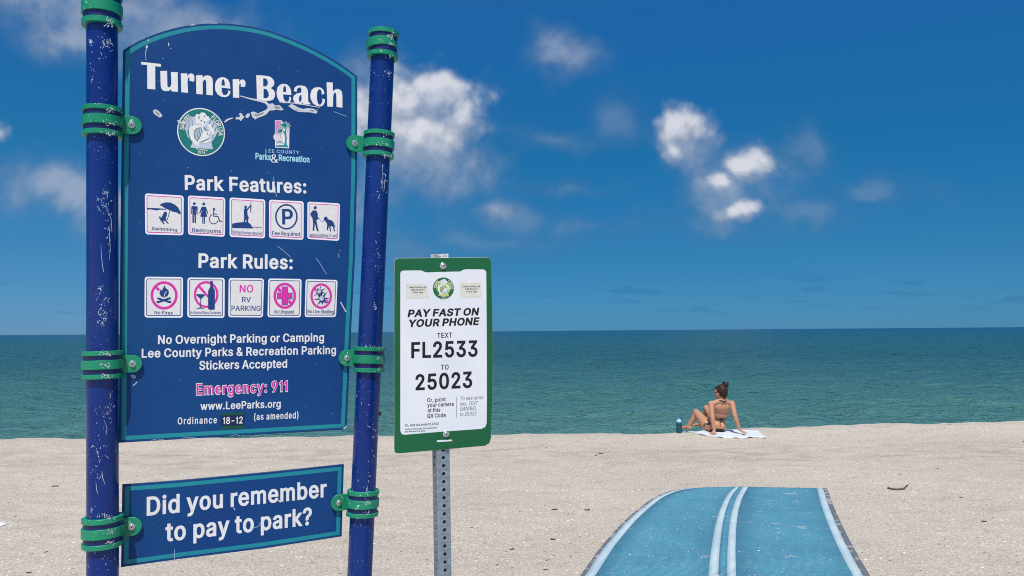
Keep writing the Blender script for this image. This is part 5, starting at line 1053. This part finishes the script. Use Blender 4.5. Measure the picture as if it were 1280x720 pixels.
poly(PG, mb, WHT, M_GWHITE, 1); poly(PG, mb, [(546, 550.3), (565, 549.4), (565.4, 551.4), (546.2, 552.6)], M_GWHITE, 1.5); mb.build('white_panel', plate)
GA = (480, 310, 5.14); GB = (480, 440, 5.14)
def gl(*a, **k): return line(plate, PG, *a, **k)
gl('PAY FAST ON', 509.4, 396.3, 597.6, 393.8, 8.9, M_BLACK, 2, wt=.035, shear=.20, track=-.03)
gl('YOUR PHONE', 509.4, 408.8, 598, 405.9, 9.0, M_BLACK, 2, wt=.035, shear=.20, track=-.03)
gl('TEXT', 546.4, 422.6, 565.3, 421.9, 6.3, M_BLACK, 2, wt=0, track=.05); gl('FL2533', 514, 447.6, 597, 445.5, 19.6, M_BLACK, 2, wt=.015, cap1=20); gl('TO', 551.2, 462.1, 560.8, 461.8, 6.2, M_BLACK, 2, track=.05)
gl('25023', 519.3, 487.7, 590.3, 484.4, 19.4, M_BLACK, 2, wt=.015, cap1=20)
for s, x0, y0, x1, y1 in [('Or, point', 534, 502.7, 557.2, 501.4), ('your camera', 534, 508.9, 567.1, 507.3), ('at this', 534.4, 515.4, 550.4, 514.6), ('QR Code', 534, 522.4, 557.2, 521.2)]: gl(s, x0, y0, x1, y1, 5.0, M_BLACK, 2, wt=.0)
for s, x0, y0, x1, y1 in [('To see other', 574.7, 500.4, 604, 499.0), ('lots, TEXT', 574.7, 507.2, 597.0, 506.2), ('SANIBEL', 574.7, 513.5, 595.6, 512.6), ('to 25023', 574.7, 520.1, 595, 519.2)]: gl(s, x0, y0, x1, y1, 4.8, M_GREY, 2, wt=-.03, shear=.2)
gl('Or, visit t2p.mobi/FL2533', 506.3, 533.1, 548.2, 530.9, 2.8, M_BLACK, 2, wt=.0); gl('Parking Terms Apply. Convenience Fee', 506.2, 537.6, 546.6, 535.3, 1.8, M_BLACK, 2, wt=.0); gl('and data rates may apply.', 506.2, 540.5, 532, 539.0, 1.8, M_BLACK, 2, wt=.0)
mb = MB(); stroke(PG, mb, [(570.5, 496), (570.4, 522.4)], .5, M_GREY, 2); mb.build('divider_line', plate)
for k, dx, dy in ((0, 0, 0), (1, 67.3, -1)):
    mb = MB(); q = [(507.2, 354.2), (521, 354.6), (535.2, 356.4), (535.4, 372), (522, 373.2), (507.4, 373.4)] if k == 0 else [(575, 353), (589, 353.4), (600.6, 352.8), (602.6, 371.4), (589, 372.2), (575.2, 372.6)]
    poly(PG, mb, q, M_STK, 2)
    for s, a, b, y in (('Beach Parking rate', 511.9, 532.6, 360.1), ('is $5.00 per hr /', 514, 530.8, 363.3), ('24 hrs. a day', 515.6, 529, 366.5)): text(PG, mb, s, a + dx, y + dy, b + dx, y - .2 + dy, 2.1, M_BLACK, 3, wt=.0)
    for (x, y) in ((509, 357), (531.5, 356), (525, 371.2), (533, 370.6), (511, 370)): stroke(PG, mb, [(x + dx, y + dy), (x + .8 + dx, y + .3 + dy)], .5, M_RAWD, 3)
    mb.build('price_sticker', plate)
seal(plate, PG, lambda x, y: (554.2 + (x - 325) / 308 * 14.2, 360.3 + (y - 360) / 308 * 14.2), None, M_SEALG2, M_SEALY, M_GWHITE, M_TRIM)
for (px, py) in ((553.9, 332.5), (557.6, 542.4)):
    mb = MB(); q = Vector(PG.at(px, py, .0002)); nn = Vector(PG.n)
    lathe(mb, q, nn, [(.0104, 0), (.0108, .0012), (.0098, .0020), (.0076, .0022), (.0070, .0058), (.0048, .0074), (.002, .0076)], M_STEEL, 20); lathe(mb, q, nn, [(.0030, .0074), (.0026, .0080)], M_SOCK, 6); mb.build('bolt', ps, smooth=True, sharp=35)

# ================================================================== the sunbather on her towel
M_SKIN = material('tanned_skin', rough=.5, build=lambda nt, p: nt.put(p.inputs['Base Color'], nt.mix(nt.noise(worldpos(nt), 9, 3), (.43, .205, .115), (.52, .265, .155))), Subsurface_Weight=.08)
M_HAIR = material('dark_brown_hair', rough=.5, Specular_IOR_Level=.2, build=lambda nt, p: nt.put(p.inputs['Base Color'], nt.mix(nt.ss(nt.noise(nt.scale(worldpos(nt), (3, 3, 1)), 45, 3), .35, .7), (.010, .006, .004), (.075, .036, .020))))
M_BIK = material('black_bikini', (.010, .010, .012), .6)
M_CLOTH = material('white_towel', rough=.95, build=lambda nt, p: (nt.put(p.inputs['Base Color'], nt.mix(nt.noise(worldpos(nt), 6, 3), (.60, .66, .70), (.70, .74, .76))), nt.put(p.inputs['Normal'], nt.bump(nt.noise(worldpos(nt), 160, 3), .5, .006))), Sheen_Weight=.3)
M_BOT = material('bottle_teal', (.006, .062, .105), .4); M_LID = material('bottle_lid', (.30, .58, .74), .4); M_LOOP = material('bottle_loop', (.012, .035, .055), .5)
_h = ground(894.6, 541.6, .045); H0 = Vector((float(_h[0]), float(_h[1]), 0)); KP = .99; H0.z = float(sand_z(H0.x, H0.y)) + .016
def capsule(bm, a, b, ra, rb, fl=None):
    """tapered round-ended limb piece (a closed shell, later fused with its neighbours)"""
    a, b = Vector(a), Vector(b); d = b - a; L = max(d.length, 1e-5); q = d.to_track_quat('Z', 'Y') if d.length > 1e-5 else Vector((0, 0, 1)).to_track_quat('Z', 'Y'); n = 18; rings = []
    for k in range(7): t = -math.pi / 2 + math.pi / 2 * k / 6; rings.append((ra * math.cos(t), ra * math.sin(t)))
    for k in range(1, 7): t = math.pi / 2 * k / 6; rings.append((rb * math.cos(t), L + rb * math.sin(t)))
    rings.insert(7, (rb, L)); vs = [[bm.verts.new(a + q @ Vector((max(r_, 1e-4) * math.cos(2 * math.pi * j / n), max(r_, 1e-4) * math.sin(2 * math.pi * j / n), h))) for j in range(n)] for r_, h in rings]
    for i in range(len(vs) - 1):
        for j in range(n): bm.faces.new((vs[i][j], vs[i][(j + 1) % n], vs[i + 1][(j + 1) % n], vs[i + 1][j]))
    bm.faces.new(vs[0][::-1]); bm.faces.new(vs[-1])
def ellipsoid(bm, c_, r3, rot=(0, 0, 0)):
    from mathutils import Euler
    q = Euler(rot).to_matrix().to_4x4(); bmesh.ops.create_uvsphere(bm, u_segments=24, v_segments=16, radius=1, matrix=Matrix.Translation(Vector(c_)) @ q @ Matrix.Diagonal((r3[0], r3[1], r3[2], 1)))
def fused(name, bm, voxel, mat, smooth_it=4):
    me = bpy.data.meshes.new(name + '_raw'); bm.to_mesh(me); bm.free(); o = bpy.data.objects.new(name + '_raw', me); COL.objects.link(o)
    m = o.modifiers.new('r', 'REMESH'); m.mode = 'VOXEL'; m.voxel_size = voxel; s_ = o.modifiers.new('s', 'SMOOTH'); s_.factor = .5; s_.iterations = smooth_it
    bpy.context.view_layer.update(); dg = bpy.context.evaluated_depsgraph_get(); m2 = bpy.data.meshes.new_from_object(o.evaluated_get(dg)); bpy.data.objects.remove(o); bpy.data.meshes.remove(me)
    V = [v.co.copy() for v in m2.vertices]; F = [tuple(p.vertices) for p in m2.polygons]; bpy.data.meshes.remove(m2); return V, F
J = dict(pel=(.005, .0, .105), wai=(.045, .0, .215), rib=(.070, -.045, .33), che=(.074, -.105, .43), nkb=(.078, -.150, .515), nkt=(.068, -.150, .565), head=(.056, -.135, .655),
         ls=(-.100, -.140, .464), le=(-.112, -.235, .265), lw=(-.098, -.285, .055), rs=(.246, -.135, .466), re=(.260, -.235, .275), rw=(.322, -.255, .060),
         lh=(-.140, .035, .098), lk=(-.250, .285, .290), la=(-.378, .330, .038), rh=(.065, .070, .100), rk=(-.040, .410, .345), ra=(-.110, .600, .045))
J = {k: Vector(v) for k, v in J.items()}
bm = bmesh.new()
ellipsoid(bm, (.000, -.005, .098), (.158, .120, .100)); ellipsoid(bm, (-.085, -.03, .085), (.085, .095, .085)); ellipsoid(bm, (.085, -.03, .085), (.080, .095, .085))
ellipsoid(bm, J['wai'] + Vector((-.008, .01, -.03)), (.146, .090, .105)); ellipsoid(bm, J['wai'] + Vector((.005, 0, .03)), (.130, .080, .11), (R(-12), 0, 0))
ellipsoid(bm, J['rib'], (.157, .090, .125), (R(-25), 0, 0)); ellipsoid(bm, J['che'], (.164, .087, .105), (R(-30), 0, 0)); ellipsoid(bm, J['che'] + Vector((0, -.012, .05)), (.140, .067, .055))
ellipsoid(bm, J['rib'].lerp(J['wai'], .5), (.144, .084, .10), (R(-18), 0, 0)); ellipsoid(bm, J['rib'].lerp(J['che'], .5), (.152, .088, .10), (R(-28), 0, 0))
for sx in (-1, 1): ellipsoid(bm, J['rib'] + Vector((sx * .065, .085, .035)), (.058, .055, .060))
capsule(bm, J['nkb'] - Vector((0, 0, .03)), J['nkt'], .050, .044); capsule(bm, J['nkb'] + Vector((-.005, 0, .012)), J['ls'] + Vector((.02, 0, .0)), .050, .044); capsule(bm, J['nkb'] + Vector((.005, 0, .012)), J['rs'] + Vector((-.02, 0, 0)), .050, .044)
# head, turned to the left and slightly down: skull, jaw, nose, lips, chin, ears
fd = Vector((-.80, .60, -.05)).normalized(); sd = Vector((fd.y, -fd.x, 0)).normalized(); hc = J['head']
from mathutils import Quaternion
hrot = fd.to_track_quat('Y', 'Z').to_euler()
ellipsoid(bm, hc + Vector((0, 0, .015)), (.074, .092, .094), hrot); ellipsoid(bm, hc + fd * .030 + Vector((0, 0, -.045)), (.056, .060, .062), hrot)
ellipsoid(bm, hc + fd * .066 + Vector((0, 0, -.082)), (.022, .020, .018), hrot); capsule(bm, hc + fd * .084 + Vector((0, 0, .012)), hc + fd * .098 + Vector((0, 0, -.026)), .009, .013)
ellipsoid(bm, hc + fd * .082 + Vector((0, 0, -.052)), (.022, .010, .007), hrot); ellipsoid(bm, hc + fd * .080 + Vector((0, 0, -.063)), (.020, .010, .007), hrot); ellipsoid(bm, hc + fd * .078 + Vector((0, 0, .022)), (.048, .014, .010), hrot)
for s_ in (-1, 1): ellipsoid(bm, hc + sd * s_ * .074 + fd * .002 + Vector((0, 0, -.010)), (.010, .018, .030), hrot)
# arms
for s_, a, b, c_ in (('l', 'ls', 'le', 'lw'), ('r', 'rs', 're', 'rw')):
    ellipsoid(bm, J[a], (.053, .050, .053)); capsule(bm, J[a], J[a].lerp(J[b], .55), .050, .044); capsule(bm, J[a].lerp(J[b], .5), J[b], .044, .037); capsule(bm, J[b], J[b].lerp(J[c_], .3), .038, .039); capsule(bm, J[b].lerp(J[c_], .3), J[c_], .039, .024)
    out = Vector((-.30, -.80, 0)) if s_ == 'l' else Vector((.62, -.62, 0)); out.normalize(); per = Vector((-out.y, out.x, 0)); w_ = J[c_]
    pk = w_ + out * .055 + Vector((0, 0, -.030)); capsule(bm, w_, pk - per * .018, .020, .015); capsule(bm, w_, pk + per * .018, .020, .015); capsule(bm, pk - per * .022, pk + per * .022, .015, .015)
    for k, (off_, ln) in enumerate(((-.032, .062), (-.011, .072), (.011, .068), (.031, .052))):
        r0 = pk + per * off_; m_ = r0 + (out + per * off_ * 5).normalized() * ln * .55 + Vector((0, 0, -.010)); capsule(bm, r0, m_, .0095, .0088); capsule(bm, m_, m_ + (out + per * off_ * 6).normalized() * ln * .5 + Vector((0, 0, -.008)), .0088, .0075)
    ts = 1 if s_ == 'l' else -1
    t0 = w_ + out * .018 + Vector((0, 0, -.016)) + per * ts * -.014; t1 = t0 - per * ts * .040 + out * .028 + Vector((0, 0, -.020)); capsule(bm, t0, t1, .012, .0095); capsule(bm, t1, t1 + out * .026 - per * ts * .010 + Vector((0, 0, -.004)), .0095, .008)
# legs
for a, b, c_ in (('lh', 'lk', 'la'), ('rh', 'rk', 'ra')):
    capsule(bm, J[a], J[a].lerp(J[b], .5), .092, .076); capsule(bm, J[a].lerp(J[b], .5), J[b], .076, .053); ellipsoid(bm, J[b], (.052, .052, .054))
    k2 = J[b].lerp(J[c_], .32); back = Vector((.012, .0, -.012)); capsule(bm, J[b], k2 + back, .050, .052); capsule(bm, k2 + back, J[c_], .052, .032)
    dirf = Vector((-.72, .55, 0)).normalized(); hl = J[c_] - dirf * .035 + Vector((0, 0, -.016)); ball = J[c_] + dirf * .115 + Vector((0, 0, -.022)); pf = Vector((-dirf.y, dirf.x, 0))
    capsule(bm, J[c_], hl, .033, .030); capsule(bm, J[c_] + Vector((0, 0, -.004)), ball, .033, .024); capsule(bm, hl, ball, .026, .022); capsule(bm, ball - pf * .022, ball + pf * .022, .019, .018)
    for k, (o_, ln) in enumerate(((-.030, .045), (-.013, .042), (.002, .038), (.016, .034), (.029, .028))): capsule(bm, ball + pf * o_, ball + pf * o_ + dirf * ln + Vector((0, 0, -.006)), .0125 if k == 0 else .0095, .011 if k == 0 else .008)
BV, BF = fused('body', bm, .0050, M_SKIN, 10)
per = thing('person', tuple(H0), 'woman in a black bikini sitting on a white towel, leaning back on her hands', 'person')
mb = MB(); mb.add([H0 + v for v in BV], BF, M_SKIN); body = mb.build('body', per, smooth=True)
tree = BVHTree.FromPolygons(BV, BF)
# hair: cap over the skull with gathered strands and a loose bun
bm = bmesh.new(); bk = -fd
ellipsoid(bm, hc + bk * .026 + Vector((.002, 0, .028)), (.091, .096, .102), hrot); ellipsoid(bm, hc + bk * .052 + Vector((.008, 0, -.022)), (.074, .058, .074), hrot); ellipsoid(bm, hc + fd * .032 + Vector((0, 0, .072)), (.062, .052, .032), hrot)
bun = hc + Vector((.080, -.035, .128)); ellipsoid(bm, bun, (.050, .046, .044)); capsule(bm, hc + Vector((.035, -.02, .085)), bun, .042, .034)
for k in range(16):
    a = k * 2.4; e = bun + Vector((math.cos(a) * .034, math.sin(a) * .030, math.sin(k * 1.7) * .026)); capsule(bm, e, e + Vector((-math.sin(a) * .026, math.cos(a) * .022, .016 * math.cos(k))), .014, .009)
for k in range(5): a = k * 1.3; capsule(bm, bun, bun + Vector((math.cos(a) * .060, math.sin(a) * .030, .035 + .020 * math.sin(2 * a))), .012, .004)
for k in range(22):
    a = -1.9 + 3.8 * k / 21; dirv = (bk * math.cos(a) + sd * math.sin(a)); s0 = hc + dirv * .088 + Vector((0, 0, -.045 + .02 * abs(a))); capsule(bm, s0, hc + dirv * .080 + Vector((.012, 0, .06)), .007, .009)
HV, HF = fused('hair', bm, .0045, M_HAIR, 2)
for v in HV:
    n_ = noise.noise(v * 55) * .003 + noise.noise(v * 140) * .0018; v += (v - hc).normalized() * n_
mb = MB(); mb.add([H0 + v for v in HV], HF, M_HAIR); mb.build('hair', per, smooth=True)
M_EYE = material('dark_eye', (.03, .02, .015), .3)
for s_ in (-1, 1):
    eb = bmesh.new(); ellipsoid(eb, hc + fd * .084 + sd * s_ * .029 + Vector((0, 0, .002)), (.013, .006, .0065), hrot); em = bpy.data.meshes.new('eyeball'); eb.to_mesh(em); eb.free()
    mb = MB(); mb.add([H0 + v.co for v in em.vertices], [tuple(p.vertices) for p in em.polygons], M_EYE); mb.build('eye', per, smooth=True)
def on_back(x, z):
    h = tree.ray_cast(Vector((x, -2, z)), Vector((0, 1, 0))); return h[0]
def cord(pts, rad, mb_):
    P = []
    for x, z in pts:
        h = on_back(x, z)
        if h is not None: P.append(H0 + h + Vector((0, -rad * .7, 0)))
    if len(P) > 1: tube(mb_, P, rad, M_BIK, 8)
top = MB(); k_ = .001864
def cx(px, py): return ((px - 465) * k_, (575 - py) * k_ + .012)
def dense(pts, n=10):
    P = np.array(pts, float); s = np.r_[0, np.cumsum(np.linalg.norm(np.diff(P, axis=0), axis=1))]; t = np.linspace(0, s[-1], n * (len(P) - 1) + 1); return [(np.interp(q, s, P[:, 0]), np.interp(q, s, P[:, 1])) for q in t]
cord(dense([cx(428, 455), cx(460, 468), cx(505, 472), cx(545, 468), cx(578, 455)]), .0075, top)
cord(dense([cx(505, 472), cx(492, 500), cx(490, 522)]), .006, top); cord(dense([cx(506, 472), cx(525, 495), cx(545, 520)]), .006, top)
for (x, y, a) in ((498, 462, .5), (515, 463, -.5)):
    q = on_back(*cx(x, y)); 
    if q is not None: tube(top, [H0 + q + Vector((.014 * math.cos(t), -.010, .012 * math.sin(t) + .004)) for t in np.linspace(0, 6.28, 13)], .0045, M_BIK, 6)
cord(dense([cx(476, 296), cx(500, 304), cx(514, 308), cx(540, 300)]), .006, top); cord(dense([cx(512, 308), cx(500, 328), cx(498, 345)]), .0045, top); cord(dense([cx(514, 308), cx(528, 326), cx(532, 342)]), .0045, top)
for sx in (-1, 1):
    cb = bmesh.new(); ellipsoid(cb, J['rib'] + Vector((sx * .065, .092, .035)), (.058, .056, .060)); cm = bpy.data.meshes.new('cup'); cb.to_mesh(cm); cb.free(); cu = MB()
    cu.add([H0 + v.co for v in cm.vertices], [tuple(p.vertices) for p in cm.polygons], M_BIK); cu.build('bikini_cup', per, smooth=True)
top.build('bikini_top', per, smooth=True)
# bottoms: the patch of hip surface they cover, lifted off the skin
bn = bpy.data.meshes.new('tmp'); bn.from_pydata(BV, [], BF); bn.update()
def covered(c_):
    y, z, x = c_.y, c_.z, c_.x
    if z > .150 or y > .16 or y < -.128 or abs(x) > .17: return False
    strap = .118 < z < .140 and x < -.05 and -.10 < y < .08
    seat = z < .056 - .10 * abs(x) and -.12 < x < .12 and y < .06
    return strap or seat
sel = [p for p in bn.polygons if covered(p.center)]; idx = {}; bot = MB(); vs = []; fs = []
for p in sel:
    f = []
    for i in p.vertices:
        if i not in idx: idx[i] = len(vs); vs.append(H0 + bn.vertices[i].co + bn.vertices[i].normal * .004)
        f.append(idx[i])
    fs.append(tuple(f))
if fs: bot.add(vs, fs, M_BIK)
q = J['lh'] + Vector((-.062, -.075, .020)); 
for a, b in (((0, 0, 0), (.018, -.02, .030)), ((0, 0, 0), (.012, -.03, -.035)), ((0, 0, 0), (-.024, -.025, -.026))): tube(bot, [H0 + q + Vector(a), H0 + q + (Vector(a) + Vector(b)) * .6, H0 + q + Vector(b)], [.006, .006, .003], M_BIK, 6)
bot.build('bikini_bottom', per, smooth=True)
mb = MB(); lathe(mb, H0 + hc - sd * .086 + fd * .004 + Vector((0, 0, -.012)), (-sd), [(.004, -.006), (.009, -.003), (.010, .003), (.006, .008)], M_TRIM, 12); tube(mb, [H0 + hc - sd * .088 + fd * .008 + Vector((0, 0, -.012)), H0 + hc - sd * .086 + fd * .016 + Vector((0, 0, -.042))], .0045, M_TRIM, 8); mb.build('earbud', per, smooth=True)
per.scale = (KP, KP, KP)

# --- towel
TC = [Vector((*ground(x, y, .045)[:2], 0)) for x, y in ((853.5, 536.2), (876, 545.6), (957, 545.4), (949, 540.4))]
tw = MB(); n = 46; m_ = 34; vs = []
for i in range(n + 1):
    for j in range(m_ + 1):
        a, b = i / n, j / m_; p_ = (TC[1] * (1 - a) + TC[2] * a) * (1 - b) + (TC[0] * (1 - a) + TC[3] * a) * b
        p_.y += -.14 * math.sin(math.pi * min(1, a * 1.15)) * (1 - b) + .02 * math.sin(a * 17 + b * 3); p_.x += .012 * math.sin(b * 19)
        rumple = .012 * max(0, noise.noise(Vector((p_.x * 5, p_.y * 7, 3)))) + .014 * max(0, math.sin(a * 26 + b * 5 + 1)) * (max(0, .18 - b) / .18 + .6 * max(0, b - .85) / .15) + .010 * max(0, math.sin(b * 21)) * max(0, a - .8) / .2
        vs.append(Vector((p_.x, p_.y, float(sand_z(p_.x, p_.y)) + .014 + rumple)))
q = len(vs); vs += [v - Vector((0, 0, .012)) for v in vs]; w1 = m_ + 1
fs = [(i * w1 + j, (i + 1) * w1 + j, (i + 1) * w1 + j + 1, i * w1 + j + 1) for i in range(n) for j in range(m_)]
rim = [i * w1 for i in range(n + 1)] + [n * w1 + j for j in range(1, w1)] + [i * w1 + m_ for i in range(n - 1, -1, -1)] + [j for j in range(m_ - 1, 0, -1)]
fs += [(rim[(k + 1) % len(rim)], rim[k], rim[k] + q, rim[(k + 1) % len(rim)] + q) for k in range(len(rim))]
tw.add(vs, fs, M_CLOTH); tag(tw.build('beach_towel', smooth=True, base=True), 'rumpled white beach towel spread on the sand near the water', 'towel')

# --- drinking bottle
b0 = ground(849.2, 545.2); b0 = Vector((b0[0], b0[1], float(sand_z(b0[0], b0[1])) - .004))
bt = thing('water_bottle', tuple(b0), 'teal drinking bottle with a pale blue lid standing on the sand beside the towel', 'bottle')
mb = MB(); lathe(mb, b0, (0, 0, 1), [(.040, 0), (.046, .004), (.047, .02), (.047, .150), (.045, .165), (.040, .178), (.036, .182)], M_BOT, 32); mb.build('bottle_body', bt, smooth=True, sharp=50)
mb = MB(); lathe(mb, b0, (0, 0, 1), [(.038, .181), (.042, .183), (.042, .208), (.038, .214), (.030, .217), (.028, .228), (.018, .237), (.006, .240)], M_LID, 32); mb.build('lid', bt, smooth=True, sharp=50)
mb = MB(); tube(mb, [b0 + Vector((.034 * math.cos(t) + .012, 0, .212 + .036 * math.sin(t))) for t in np.linspace(-.2, math.pi * .95, 14)], .0065, M_LOOP, 8, up=(0, 1, 0)); mb.build('carry_loop', bt, smooth=True)
